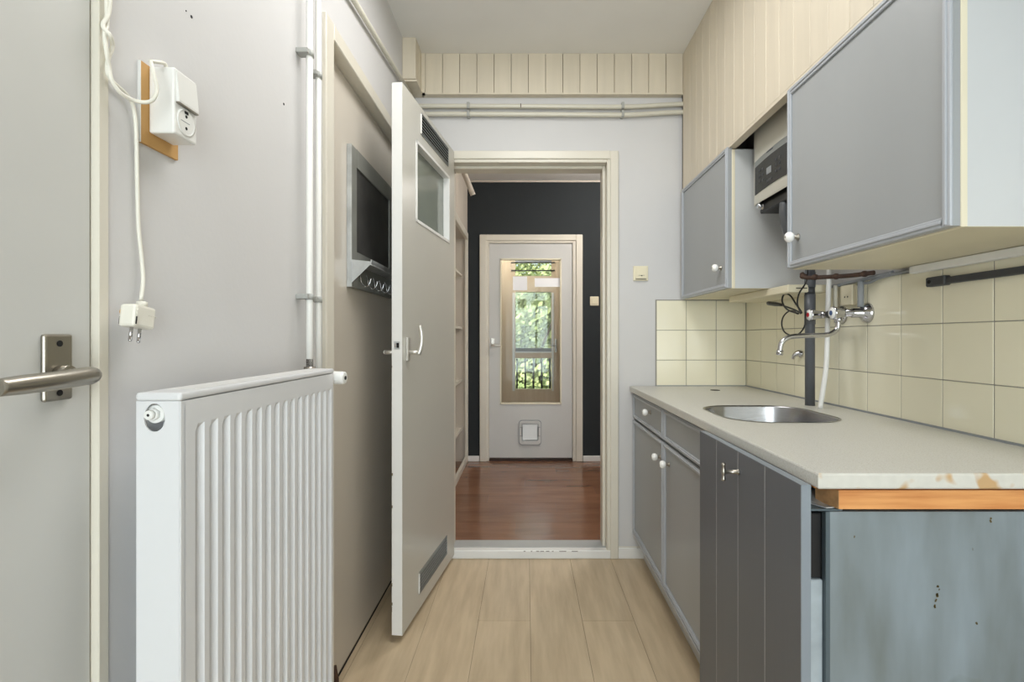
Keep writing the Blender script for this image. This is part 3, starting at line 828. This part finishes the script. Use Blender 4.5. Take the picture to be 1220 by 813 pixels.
mb.box(XF, XF + .068, Y0 + .003, Y1 - .003, 1.392, 1.395, 'galv'); mb.box(XF + .065, XF + .068, Y0 + .003, Y1 - .003, 1.385, 1.405, 'galv')
part('shelf', mb, bb, 'bright metal ledge')
for k in range(6):
    y = 1.865 + k * .085
    part('hook', MB().tube([(XF - .001, y, 1.37), (XF + .006, y, 1.35), (XF + .010, y, 1.332), (XF + .022, y, 1.318), (XF + .037, y, 1.325), (XF + .044, y, 1.347)], .0022, 'chrome', n=7), bb)

# ================================================================== BACK WALL
p = at(763, 326, DB)
t = thing('light_switch', 'cream square light switch on the wall right of the doorway', 'light switch', (p[0], DB, p[2] - .038))
part('cover_plate', MB().box(p[0] - .038, p[0] + .038, DB - .009, DB, p[2] - .038, p[2] + .038, 'creampl', .003, 2), t)
mb = MB(); mb.prism([(p[0] - .027, DB - .008, p[2] - .029), (p[0] - .027, DB - .017, p[2] - .027), (p[0] - .027, DB - .010, p[2] + .028), (p[0] - .027, DB - .008, p[2] + .03)], (.054, 0, 0), 'creampl')
mb.box(p[0] - .014, p[0] + .018, DB - .0165, DB - .0145, p[2] - .012, p[2] - .0105, 'grout'); mb.box(p[0] + .0, p[0] + .006, DB - .0175, DB - .0145, p[2] - .015, p[2] - .011, 'hole')
mb.box(p[0] - .027, p[0] + .027, DB - .0165, DB - .008, p[2] - .0315, p[2] - .0295, 'grout')
part('rocker', mb, t)

# ================================================================== RIGHT SIDE: base cabinets
XC = .552
ZW0, ZW1 = .855, .884
def panel_front(parent, nm, y0, y1, z0, z1, knob=None, label=None, fx=XC, mw=.018, kx=None):
    mb = MB()
    mb.box(fx, fx + .016, y0, y1, z0, z1, 'cab', .001)
    o = part(nm, mb, parent, label)
    m2 = MB()
    for (a, b, c, d) in ((y0, y0 + mw, z0, z1), (y1 - mw, y1, z0, z1), (y0 + mw, y1 - mw, z0, z0 + mw), (y0 + mw, y1 - mw, z1 - mw, z1)):
        m2.box(fx - .006, fx + .001, a, b, c, d, 'mould', .0025, 2)
        if b - a < .03: m2.box(fx - .009, fx - .004, a + mw * .35, b - mw * .3, c + .003, d - .003, 'mould', .0015)
        else: m2.box(fx - .009, fx - .004, a, b, c + mw * .35, d - mw * .3, 'mould', .0015)
    part('moulding', m2, o)
    if knob:
        ky, kz = knob; m3 = MB()
        c = (fx - .0005, ky, kz)
        m3.lathe(c, (-1, 0, 0), [(.010, 0), (.010, .002), (.005, .005), (.0055, .014)], 'nickel', n=20)
        m3.lathe(c, (-1, 0, 0), [(.006, .013), (.0125, .017), (.0155, .024), (.0145, .031), (.010, .036), (.005, .0375)], 'ceramic', n=24)
        m3.lathe(c, (-1, 0, 0), [(.0042, .037), (.003, .0386), (.0005, .039)], 'nickel', n=12)
        part('knob', m3, o, 'white ceramic knob on a metal stem')
    return o
bc = thing('base_cabinet', 'grey two-door kitchen base cabinet under the far end of the worktop', 'cabinet', (.85, 2.05, 0))
YM = 2.046; YN = 1.485
mb = MB()
mb.box(XC + .017, XR - .01, YN, YN + .016, .14, ZW0 - .001, 'cab'); mb.box(XC + .017, XR - .01, DB - .018, DB - .002, .14, ZW0 - .001, 'cab')
mb.box(XC + .017, XC + .03, YN, DB - .002, .715, .725, 'mould'); mb.box(XC + .017, XR - .01, YN, DB - .002, .14, .156, 'cab')
mb.box(XC + .017, XR - .01, YM - .008, YM + .008, .156, ZW0 - .001, 'cab'); mb.box(XR - .02, XR - .01, YN, DB - .002, .14, ZW0 - .001, 'cab')
mb.box(XC + .017, XC + .03, YN, DB - .002, .84, ZW0 - .001, 'mould')
part('body', mb, bc)
part('plinth', MB().box(.60, .615, YN, DB - .013, 0, .128, 'cabside', .001), bc, 'off-white plinth board')
mb = MB().box(XC - .008, XC + .017, YN, DB - .002, .128, .14, 'mould', .002); part('bottom_rail', mb, bc)
panel_front(bc, 'drawer', YM + .004, DB - .006, .724, .846, (2.27, .80), 'drawer front with white knob')
panel_front(bc, 'drawer', YN, YM - .004, .724, .846)
panel_front(bc, 'door', YM + .004, DB - .006, .142, .713, (2.10, .642), 'door with knob, next to the doorway wall')
panel_front(bc, 'door', YN, YM - .004, .142, .713, (1.975, .642))

# dishwasher with dark planked front
dw = thing('dishwasher', 'built-in dishwasher with dark grey planked door and stained blue-grey side', 'dishwasher', (.85, 1.2, 0))
AX = .562; AY = .955
mb = MB()
mb.box(AX + .004, XR - .012, AY, AY + .003, .02, .806, 'appl', .0008)
mb.box(AX + .002, XR - .012, AY + .003, 1.47, .10, .8035, 'appl', .001)
part('body', mb, dw)
mb = MB(); mb.box(AX - .004, AX + .0045, AY - .001, AY + .012, .02, .806, 'appl2', .0006); mb.box(AX - .03, AX + .03, AY + .003, 1.46, .806, .810, 'appl2', .0005)
mb.prism([(AX - .036, AY + .06, .812), (AX - .03, AY + .10, .825), (AX + .04, AY + .06, .822), (AX + .05, AY + .012, .812), (AX, AY + .004, .8105)], (0, 0, .002), 'galv')
part('edge_profile', mb, dw)
part('control_panel', MB().box(.524, AX - .004, AY + .012, 1.46, .676, .800, 'black', .002), dw, 'black control panel side')
part('inner_door', MB().box(.521, AX - .004, AY + .008, 1.46, .12, .675, 'appl3', .002), dw, 'pale grey inner door side')
mb = MB(); xq = .5
dz = lambda y: .0
cuts = [.932, 1.062, 1.182, 1.318, 1.476]
# planks seen: px 853.6 -> D, 879, 911
cuts = [.932] + [.5 * F / (p_ - VX) for p_ in (911, 879, 853.6)] + [1.476]
for a, b in zip(cuts[:-1], cuts[1:]): mb.box(xq, xq + .015, a + .0009, b - .0009, .02, .862, 'darkcab', .0005)
mb.box(xq + .0003, xq + .0178, .932, 1.476, .021, .861, 'line')
mb.box(xq + .0002, xq + .0178, .9312, .9325, .0205, .8615, 'darkedge')
mb.box(xq + .0004, xq + .0178, .932, 1.476, .8612, .8626, 'darkedge')
dd_ = part('door', mb, dw, 'dark grey door front of four vertical planks')
mb = MB(); hy, hz = 1.205, .815
mb.lathe((xq, hy, hz), (-1, 0, 0), [(.0065, 0), (.0065, .003), (.0045, .004), (.0045, .034), (.006, .036)], 'nickel', n=16)
mb.lathe((xq - .036, hy, hz - .021), (0, 0, 1), [(.0028, 0), (.0052, .001), (.0052, .005), (.0035, .008), (.0046, .016), (.006, .021), (.0046, .026), (.0035, .034), (.0052, .037), (.0052, .041), (.0028, .042)], 'nickel', n=16)
part('handle', mb, dd_, 'small T-shaped nickel handle')
# rust marks on side
for (px, py, w_, h_) in ((1117, 698, 1.5, 3), (1119, 702, 1, 2), (1116, 709, 1.8, 5), (1115, 716, 1.4, 4), (1113, 723, 1.6, 3), (1180, 620, 1.5, 3.5), (1159, 653, .5, 5), (1163, 743, 1.5, 1.2), (1018, 640, .8, 2)):
    p = at(px, py, AY); mb = MB()
    for q in range(3):
        ox = random.uniform(-w_, w_) * .6; oz = random.uniform(-h_, h_) * .6
        mb.lathe((p[0] + ox * AY / F, AY - .0006, p[2] + oz * AY / F), (0, 1, 0), [(w_ * AY / F * random.uniform(.5, 1), 0), (w_ * AY / F * .5, .001)], 'rust', n=7)
    part('rust_mark', mb, dw, 'small rust chip in the side panel')

# wooden battens
mb = MB()
mb.prism([(.579, .948, .813), (XR - .012, .948, .813), (XR - .012, 1.0, .813), (.566, 1.0, .813)], (0, 0, .035), 'wood')
mb.prism([(.5785, .9475, .8135), (.5655, 1.0, .8135), (.5645, 1.0, .8135), (.5775, .9475, .8135)], (0, 0, .034), 'sawn')
solo('wooden_batten', mb, 'thick raw pine batten lying on top of the dishwasher', 'batten')
mb = MB(); mb.prism([(.537, .955, .8548), (XR - .012, .955, .8548), (XR - .012, .955, .8485), (.537, .955, .8505)], (0, .045, 0), 'wood')
solo('wooden_batten', mb, 'thin pine strip tight under the near end of the worktop', 'batten')

# worktop with hole
XWf = .530; YW0 = .930
def rr2(x0, x1, y0, y1, r, z, n=10):
    out = []
    for (cx_, cy_, a0) in ((x1 - r, y1 - r, 0), (x0 + r, y1 - r, 90), (x0 + r, y0 + r, 180), (x1 - r, y0 + r, 270)):
        for k in range(n + 1):
            a = math.radians(a0 + 90 * k / n); out.append((cx_ + r * math.cos(a), cy_ + r * math.sin(a), z))
    return out
SX0, SX1, SY0, SY1, SR = .612, .962, 1.485, 1.862, .115
mb = MB()
bv = .004
mb.holeslab([(XWf + bv, YW0 + bv, ZW1), (XR - .0085, YW0 + bv, ZW1), (XR - .0085, DB - .0085, ZW1), (XWf + bv, DB - .0085, ZW1)], rr2(SX0, SX1, SY0, SY1, SR, ZW1), (0, 0, -(ZW1 - ZW0)), 'worktop')
# rounded nosing front and end
i = mb.mi('worktop'); j = mb.mi('edgetop')
prof = [(bv, 0), (bv * .35, -bv * .2), (0, -bv), (0, -(ZW1 - ZW0) + .003), (.003, -(ZW1 - ZW0)), (.02, -(ZW1 - ZW0))]
r0 = [mb.bm.verts.new((XWf + a, YW0 + a, ZW1 + b)) for a, b in prof]
r1 = [mb.bm.verts.new((XWf + a, DB - .0085, ZW1 + b)) for a, b in prof]
r2 = [mb.bm.verts.new((XR - .0085, YW0 + a, ZW1 + b)) for a, b in prof]
for k in range(len(prof) - 1):
    f = mb.bm.faces.new([r0[k], r0[k + 1], r1[k + 1], r1[k]]); f.material_index = i
    f = mb.bm.faces.new([r0[k], r0[k + 1], r2[k + 1], r2[k]]); f.material_index = j
solo('worktop', mb, 'pale speckled kitchen worktop with a rust-stained near end', 'worktop')
# sealant
mb = MB().box(XR - .014, XR - .008, YW0, DB - .009, ZW1 - .0005, ZW1 + .005, 'grey').box(.66, XR - .014, DB - .014, DB - .008, ZW1 - .0005, ZW1 + .004, 'grey')
struct('trim_6', mb, 'grey sealant strip where tiles meet the worktop', 'sealant')
# sink
mb = MB(); i = mb.mi('steel'); rings = []
def ring(ins, z, r):
    return [mb.bm.verts.new(p) for p in rr2(SX0 + ins, SX1 - ins, SY0 + ins, SY1 - ins, r, z)]
for ins, z, r in ((-.003, ZW1 + .0012, SR + .003), (.0015, ZW1 + .0016, SR), (.004, ZW1 - .004, SR - .004), (.007, ZW1 - .10, SR - .01), (.016, ZW1 - .128, SR - .02), (.045, ZW1 - .14, SR - .045), (.13, ZW1 - .145, .035)):
    rings.append(ring(ins, z, r))
for a, b in zip(rings[:-1], rings[1:]):
    for k in range(len(a)):
        f = mb.bm.faces.new([a[k], a[(k + 1) % len(a)], b[(k + 1) % len(a)], b[k]]); f.smooth = True; f.material_index = i
mb.bm.faces.new(rings[-1])
sk = thing('sink', 'round-cornered stainless steel sink set in the worktop', 'sink', ((SX0 + SX1) / 2, (SY0 + SY1) / 2, ZW1 - .15))
part('bowl', mb, sk)
cxs, cys = (SX0 + SX1) / 2, (SY0 + SY1) / 2
part('drain', MB().lathe((cxs, cys, ZW1 - .1445), (0, 0, 1), [(.045, 0), (.044, .002), (.03, .001), (.02, .0)], 'chrome'), sk)
mb = MB(); p = (SX1 - .0085, 1.575, ZW1 - .022)
mb.lathe(p, (-1, 0, 0), [(.011, 0), (.011, .002), (.007, .003), (.006, .001)], 'chrome', n=18); mb.cyl((p[0] - .002, p[1], p[2]), (p[0] - .0025, p[1], p[2]), .005, 'hole', n=12)
part('overflow', mb, sk)
p = at(852, 465.3, 2.41)
solo('plug_cap', MB().lathe((p[0], p[1], ZW1 + .0003), (0, 0, 1), [(.022, 0), (.022, .0015), (.015, .002)], 'hole', n=20), 'small dark flat cap lying at the far end of the worktop', 'cap')

# ================================================================== wall cupboards
def wall_cab(y0, y1, z0, z1, lb, ky, kz):
    t = thing('wall_cupboard', lb, 'cupboard', ((XS + XR) / 2, (y0 + y1) / 2, z0))
    mb = MB()
    xb = XS + .012
    mb.box(xb + .012, XR - .0085, y0, y0 + .016, z0 + .0, z1, 'cabside'); mb.box(xb + .012, XR - .0085, y1 - .016, y1, z0, z1, 'cabside')
    mb.box(xb + .012, XR - .0085, y0 + .016, y1 - .016, z1 - .016, z1, 'cabside'); mb.box(XR - .02, XR - .0085, y0, y1, z0, z1, 'cabside')
    part('body', mb, t)
    part('bottom_panel', MB().box(xb + .012, XR - .0085, y0 + .0005, y1 - .0005, z0 - .001, z0 + .015, 'under'), t, 'yellowed cream underside')
    mb = MB(); mb.box(xb, xb + .0125, y0 - .001, y0 + .016, z0 - .001, z1, 'cream', .001); mb.box(xb, xb + .0125, y1 - .016, y1, z0 - .001, z1, 'cream', .001)
    mb.box(xb, xb + .0125, y0 + .016, y1 - .016, z0 - .001, z0 + .016, 'cream')
    part('front_edging', mb, t, 'cream edging strip')
    panel_front(t, 'door', y0 + .001, y1 - .001, z0 + .001, z1 + .01, (ky, kz), 'grey door with moulded edge', fx=XS - .001 - .0, mw=.02)
    return t
wall_cab(.951, 1.549, 1.338, 1.868, 'large grey-doored wall cupboard nearest the camera, over the worktop', 1.495, 1.425)
wall_cab(2.01, 2.60, 1.326, 1.872, 'grey-doored wall cupboard in the far corner beside the doorway wall', 2.085, 1.416)

# boiler
bo = thing('boiler', 'cream wall-hung boiler with black control panel between the two wall cupboards', 'boiler', (1.0, 1.77, 1.64))
BX, BY0, BY1, BZ = .869, 1.575, 1.97, 1.638
mb = MB()
outl = []
for k in range(9):
    t_ = k / 8; yv = BY0 + (BY1 - BY0) * t_; outl.append((BX + .035 * (2 * t_ - 1) ** 4 * .0 + (.006 if k in (0, 8) else 0), yv))
n = 16; i = mb.mi('boiler')
ys = [BY0 + (BY1 - BY0) * k / n for k in range(n + 1)]
zsv = lambda z: z
def fx_(yv, z): 
    e = abs(2 * (yv - BY0) / (BY1 - BY0) - 1)
    return BX + (.008 * max(0, e - .9) * 10) ** 1.0
rows = []
for z in (BZ, BZ + .008, 2.34, 2.35):
    rows.append([mb.bm.verts.new((fx_(yv, z) + (.004 if z in (BZ, 2.35) else 0), yv, z + (.014 * (1 - (2 * (yv - BY0) / (BY1 - BY0) - 1) ** 2) * 0 if z == BZ else 0))) for yv in ys])
for a, b in zip(rows[:-1], rows[1:]):
    for k in range(n):
        f = mb.bm.faces.new([a[k], a[k + 1], b[k + 1], b[k]]); f.smooth = True; f.material_index = i
mb.box(BX + .012, XR - .01, BY0, BY0 + .003, BZ + .0, 2.35, 'boiler'); mb.box(BX + .008, XR - .01, BY1 - .003, BY1, BZ, 2.35, 'boiler')
mb.box(BX + .012, XR - .01, BY0, BY1, 2.345, 2.35, 'boiler')
mb.box(BX + .03, XR - .01, BY0 + .003, BY1 - .003, BZ + .02, BZ + .024, 'black')
part('casing', mb, bo)
def curved(y0, y1, zlo, zhi, xo, m, nseg=14):
    mb = MB(); i = mb.mi(m)
    A = []; B = []
    for k in range(nseg + 1):
        yv = y0 + (y1 - y0) * k / nseg; A.append((yv, zlo(yv))); B.append((yv, zhi(yv)))
    mb.prism([(xo, a, b) for a, b in A] + [(xo, a, b) for a, b in B[::-1]], (.004, 0, 0), m); return mb
ymid = (BY0 + BY1) / 2
arc = lambda h: (lambda yv: 1.765 + h - .35 * (yv - ymid) ** 2)
part('control_panel', curved(BY0 + .03, BY1 - .03, lambda y: 1.678 - .25 * (y - ymid) ** 2, arc(.018), BX - .003, 'gloss'), bo, 'glossy black control panel')
part('silver_band', curved(BY0 + .028, BY1 - .028, arc(.018), arc(.040), BX - .0025, 'silver'), bo, 'grey band above the controls')
for yb in (1.90, 1.875, 1.775, 1.75):
    for zb_ in (1.705, 1.725, 1.745): part('button', MB().box(BX - .0045, BX - .002, yb - .006, yb + .006, zb_, zb_ + .01, 'pvc2', .001), bo)
part('display', MB().box(BX - .0045, BX - .002, 1.81, 1.845, 1.718, 1.742, 'grey', .001), bo)
part('button', MB().box(BX - .0045, BX - .002, 1.805, 1.845, 1.69, 1.70, 'pvc2', .001), bo)
part('badge', MB().box(BX - .0040, BX - .002, 1.80, 1.845, 1.797, 1.801, 'pvc'), bo)
mb = MB()
mb.box(BX + .02, XR - .03, BY0 + .01, BY1 - .02, BZ - .035, BZ + .02, 'black', .004)
mb.cyl((.895, 1.93, BZ + .01), (.895, 1.93, BZ - .025), .012, 'chrome'); mb.cyl((.895, 1.93, BZ - .01), (.872, 1.93, BZ - .01), .009, 'chrome')
mb.tube([(.90, 1.60, BZ - .01), (.90, 1.75, BZ - .012), (.90, 1.88, BZ - .02)], .005, 'pipew')
part('connections', mb, bo, 'black underside with small valves')

# drain pipe
dp = thing('drain_pipe', 'dark grey plastic drain pipe standing on the worktop below the boiler', 'pipe', (1.037, 1.872, ZW1))
mb = MB(); mb.cyl((1.037, 1.872, ZW1), (1.037, 1.872, 1.598), .0165, 'pvc', n=24); part('pipe', mb, dp)
mb = MB(); mb.cyl((1.037, 1.872, 1.315), (1.037, 1.872, 1.37), .0185, 'pvc', n=24).cyl((1.037, 1.872, 1.29), (1.037, 1.872, 1.317), .0172, 'pvc2', n=24).cyl((1.037, 1.872, 1.18), (1.037, 1.872, 1.29), .0185, 'pvc', n=24); part('collar', mb, dp)
# corrugated overflow pipe under the boiler
mb = MB(); mb.tube([(.905, 1.79, BZ - .034), (.905, 1.79, BZ - .08), (.925, 1.80, BZ - .14), (.97, 1.83, BZ - .19), (1.02, 1.868, 1.405)], .018, 'pvc', n=14)
solo('flexible_pipe', mb, 'dark grey bent hose coming down from the boiler underside', 'pipe')
# white hose
def rt(px, py, X):
    D = X * F / (px - VX); return at(px, py, D)
D0 = .246 * F / (487 - VY); 
hb = at(977, 487, D0)
mb = MB(); Xh = hb[0]
mb.tube([(hb[0], hb[1], ZW1), rt(980, 468, Xh + .01), rt(984, 440, Xh + .03), rt(985.5, 410, Xh + .045), rt(986, 380, Xh + .05), rt(987, 350, Xh + .05), rt(987.5, 328, Xh + .05), rt(987.5, 300, Xh + .05)], .0085, 'white', n=12)
solo('white_hose', mb, 'white plastic hose rising from the worktop beside the grey drain pipe', 'hose')
# tap
tp = thing('wall_tap', 'chrome wall-mounted mixer tap with red and blue knobs over the sink', 'tap', (XR - .01, 1.77, 1.2))
zt = 1.213; XT = XR - .008
for (yv, cm, nm) in ((1.69, 'blue', 'knob with blue dot'), (1.828, 'red', 'knob with red dot')):
    mb = MB()
    mb.lathe((XT, yv, zt), (-1, 0, 0), [(.034, 0), (.033, .006), (.022, .018), (.016, .024), (.0155, .05), (.0125, .052), (.0125, .08)], 'chrome', n=28)
    v = part('valve_body', mb, tp)
    mb = MB(); mb.lathe((XT, yv, zt), (-1, 0, 0), [(.0125, .072), (.0145, .085), (.021, .108), (.0225, .112), (.021, .116)], 'chrome', n=8)
    mb.lathe((XT, yv, zt), (-1, 0, 0), [(.0185, .1155), (.0175, .119), (.004, .1205)], 'ceramic', n=24)
    mb.cyl((XT - .1195, yv, zt), (XT - .1215, yv, zt), .008, cm, n=16)
    part('knob', mb, tp, nm)
mb = MB()
XM = XT - .062
mb.cyl((XM, 1.828, zt), (XM, 1.69, zt), .012, 'chrome'); mb.cyl((XM, 1.80, zt), (XM, 1.765, zt), .0135, 'pvc2')
part('mixer_body', mb, tp)
mb = MB()
ys = 1.745
mb.cyl((XM, ys, zt - .008), (XM, ys, zt - .03), .013, 'chrome')
zsP = at(0, 399.5, 1.74)[2]
mb.tube([(XM, ys, zt - .02), (XM - .004, ys, zt - .05), (XM - .02, ys, zsP + .008), (XM - .045, ys, zsP), (XM - .09, ys, zsP - .001), (XM - .15, ys, zsP - .004), (XM - .178, ys, zsP - .012), (XM - .195, ys, zsP - .03), (XM - .20, ys, zsP - .058)], .0085, 'chrome', n=16)
mb.cyl((XM - .1995, ys, zsP - .052), (XM - .201, ys, zsP - .068), .011, 'chrome')
part('spout', mb, tp)
# pipes above the tap
mb = MB()
mb.tube([(XR - .03, 1.69, zt + .02), (XR - .03, 1.69, zt + .08), (XR - .03, 1.69, 1.318)], .0095, 'grey', n=12)
solo('supply_pipe', mb, 'grey supply pipe dropping to the near tap flange', 'pipe')
mb = MB().tube([(XR - .03, 1.828, zt + .02), (XR - .03, 1.828, zt + .06), (XR - .03, 1.828, 1.318)], .008, 'pipec', n=12)
solo('supply_pipe', mb, 'cream supply pipe dropping to the far tap valve', 'pipe')
t = thing('copper_pipe', 'rusty brown copper pipework just below the cupboards above the tap', 'pipe', (1.05, 1.75, 1.32))
mb = MB(); mb.tube([(.985, 1.83, 1.36), (.99, 1.81, 1.344), (1.03, 1.77, 1.341), (1.07, 1.70, 1.337), (1.10, 1.62, 1.337)], .0075, 'copper', n=12)
part('pipe', mb, t)
for c in ((.987, 1.823, 1.35), (1.01, 1.79, 1.343), (1.05, 1.735, 1.339), (1.09, 1.65, 1.337)):
    part('fitting', MB().sph(c, .0115, 'copper', sc=(1.1, 1, .9), u=12, v=8), t)
mb = MB().tube([(XR - .03, 1.855, 1.316), (XR - .02, 1.82, 1.318), (XR - .02, 1.74, 1.322), (XR - .02, 1.63, 1.326), (XR - .018, 1.56, 1.330)], .006, 'grey', n=10)
mb.tube([(XR - .03, 1.70, 1.317), (XR - .022, 1.665, 1.31), (XR - .018, 1.60, 1.322), (XR - .016, 1.40, 1.331)], .005, 'grey', n=10)
solo('grey_conduit', mb, 'grey cables running along the wall under the near cupboard', 'cable')
# socket behind
p = (XR - .008, 1.79, 1.275)
t = thing('wall_socket', 'cream wall socket on the tiles above the tap', 'socket', p)
part('housing', MB().box(XR - .03, XR - .008, 1.735, 1.800, 1.243, 1.313, 'creampl', .003, 2), t)
mb = MB()
for s in (-.008, .008): mb.cyl((XR - .0301, 1.767 + s, 1.272), (XR - .0306, 1.767 + s, 1.272), .003, 'hole', n=10)
part('socket_face', mb, t)
# under-cupboard lamp (far), black cable with plug
lp = thing('under_cupboard_lamp', 'white slim lamp fitting under the far wall cupboard', 'lamp', (1.0, 2.2, 1.31))
part('housing', MB().box(.95, 1.10, 1.86, 2.40, 1.296, 1.3245, 'creampl', .003), lp)
part('slot', MB().box(.98, 1.02, 1.8585, 1.8605, 1.310, 1.313, 'hole'), lp)
bcab = thing('black_cable', 'looped black cable with small plug hanging under the far cupboard', 'cable', rt(930, 362, 1.0))
mb = MB()
X9 = .985
mb.tube([rt(932, 364, X9), rt(946, 369, X9), rt(955, 373, X9), rt(948, 362, X9), rt(941, 352, X9), rt(934, 351, X9), rt(932, 360, X9), rt(938, 369, X9), rt(951, 374, X9)], .0032, 'black', n=7)
mb.tube([rt(950, 371, X9), rt(940, 371, X9), rt(933, 378, X9), rt(931.5, 388, X9), rt(936, 397, X9), rt(948, 400, X9), rt(958, 390, X9), rt(960, 372, X9 + .02)], .0028, 'black', n=7)
mb.tube([rt(954, 374, X9), rt(950, 362, X9), rt(952, 350, X9), rt(960, 337, X9), rt(962, 326, X9 + .02), rt(962, 312, X9 + .04)], .0028, 'black', n=7)
part('cord', mb, bcab)
p0 = Vector(rt(915.5, 361.5, X9)); p1 = Vector(rt(933, 363.5, X9))
mb = MB(); mb.tube([p0, (p0 + p1) / 2, p1], .009, 'black', n=8, radii=[.0085, .0085, .005], sub=3); part('plug', mb, bcab)
# chrome cover hook
p = rt(955, 426, XT)
mb = MB(); mb.tube([(XT, p[1], p[2] + .014), (XT - .01, p[1] + .003, p[2] + .016), (XT - .026, p[1] + .006, p[2] + .008), (XT - .032, p[1] + .008, p[2] - .008)], .006, 'chrome', n=10, radii=[.016, .014, .009, .005])
solo('chrome_hook', mb, 'small curved chrome hook on the tiles behind the drain pipe', 'hook')
# light strip, knife bar
solo('cable_trunking', MB().box(XR - .032, XR - .009, -.4, 1.475, 1.315, 1.336, 'plastic', .002), 'white trunking strip along the wall under the near cupboard', 'trunking')
kb = thing('magnetic_bar', 'dark grey magnetic knife bar on the tiles below the near cupboard', 'rail', (XR - .02, 1.2, 1.27))
part('bar', MB().box(XR - .024, XR - .010, .75, 1.40, 1.274, 1.292, 'pvc2', .002), kb)
mb = MB().box(XR - .028, XR - .008, 1.355, 1.42, 1.271, 1.297, 'pvc2', .003); mb.cyl((XR - .0285, 1.405, 1.284), (XR - .03, 1.405, 1.284), .005, 'hole', n=12)
part('end_cap', mb, kb)

# ================================================================== LIGHT
def area(nm, loc, rot, sx, sy, en, col=(1, 1, 1)):
    l = bpy.data.lights.new(nm, 'AREA'); l.shape = 'RECTANGLE'; l.size = sx; l.size_y = sy; l.energy = en; l.color = col
    o = bpy.data.objects.new(nm, l); o.location = loc; o.rotation_euler = rot; COL.objects.link(o); return o
area('window_daylight', ((WX0 + WX1) / 2, YR - .25, (WZ0 + WZ1) / 2), (math.radians(90), 0, 0), WX1 - WX0, WZ1 - WZ0, 63, (.95, .98, 1))
# unseen globe lamps added as fill for the hall and the room beyond
def globe(loc, r, en, lb, col):
    t = thing('fill_lamp', lb, 'lamp', loc)
    mb = MB(); mb.lathe((loc[0], loc[1], ZC), (0, 0, -1), [(.05, 0), (.05, .02), (.012, .03), (.01, ZC - loc[2] - r)], 'white'); part('fitting', mb, t)
    l = bpy.data.lights.new('fill_bulb', 'POINT'); l.energy = en; l.shadow_soft_size = r; l.color = col
    o = bpy.data.objects.new('fill_bulb', l); o.location = (0, 0, 0); o.parent = t; COL.objects.link(o)
t = thing('fill_lamp', 'added flat white fill panel over the middle of the kitchen, out of view', 'lamp', (.03, 1.35, 2.54))  # ceiling panel added out of view to brighten the kitchen
mb = MB().box(-.27, .33, .75, 1.95, 2.545, ZC - .001, 'white', .003); part('housing', mb, t)
area('fill_panel', (.03, 1.35, 2.540), (0, 0, 0), .56, 1.16, 13, (1, .99, .97)).parent = None
globe((.95, 3.75, 2.4), .10, 26, 'added unseen fill lamp in the hall to the right of the doorway', (1, .95, .9))  # added fill for the hall, hidden from view
globe((-.2, 5.5, 2.4), .10, 19, 'added unseen fill lamp in the room before the balcony door', (1, .95, .88))  # added fill that brightens the pine door, hidden from view
sun = bpy.data.lights.new('sun', 'SUN'); sun.energy = 6.0; sun.angle = .03; sun.color = (1, .96, .88)
so = bpy.data.objects.new('sun', sun); so.rotation_euler = (math.radians(38), 0, math.radians(-25)); COL.objects.link(so)

wd = bpy.data.worlds.new('world'); S.world = wd; wd.use_nodes = True
bg = wd.node_tree.nodes['Background']; bg.inputs[0].default_value = (.82, .9, 1, 1); bg.inputs[1].default_value = 1.3

cam = bpy.data.cameras.new('camera'); co = bpy.data.objects.new('camera', cam); COL.objects.link(co)
cam.sensor_width = 36; cam.lens = F / 1220 * 36; cam.clip_start = .02
cam.shift_x = (610 - VX) / 1220; cam.shift_y = -(406.5 - VY) / 1220
co.location = (0, 0, H); co.rotation_euler = (math.radians(90), 0, 0)
S.camera = co
S.view_settings.view_transform = 'Standard'; S.view_settings.look = 'None'
S.view_settings.exposure = 0.42; S.view_settings.gamma = 1; S.view_settings.use_curve_mapping = False
S.cycles.max_bounces = 14; S.cycles.diffuse_bounces = 10; S.cycles.transparent_max_bounces = 12
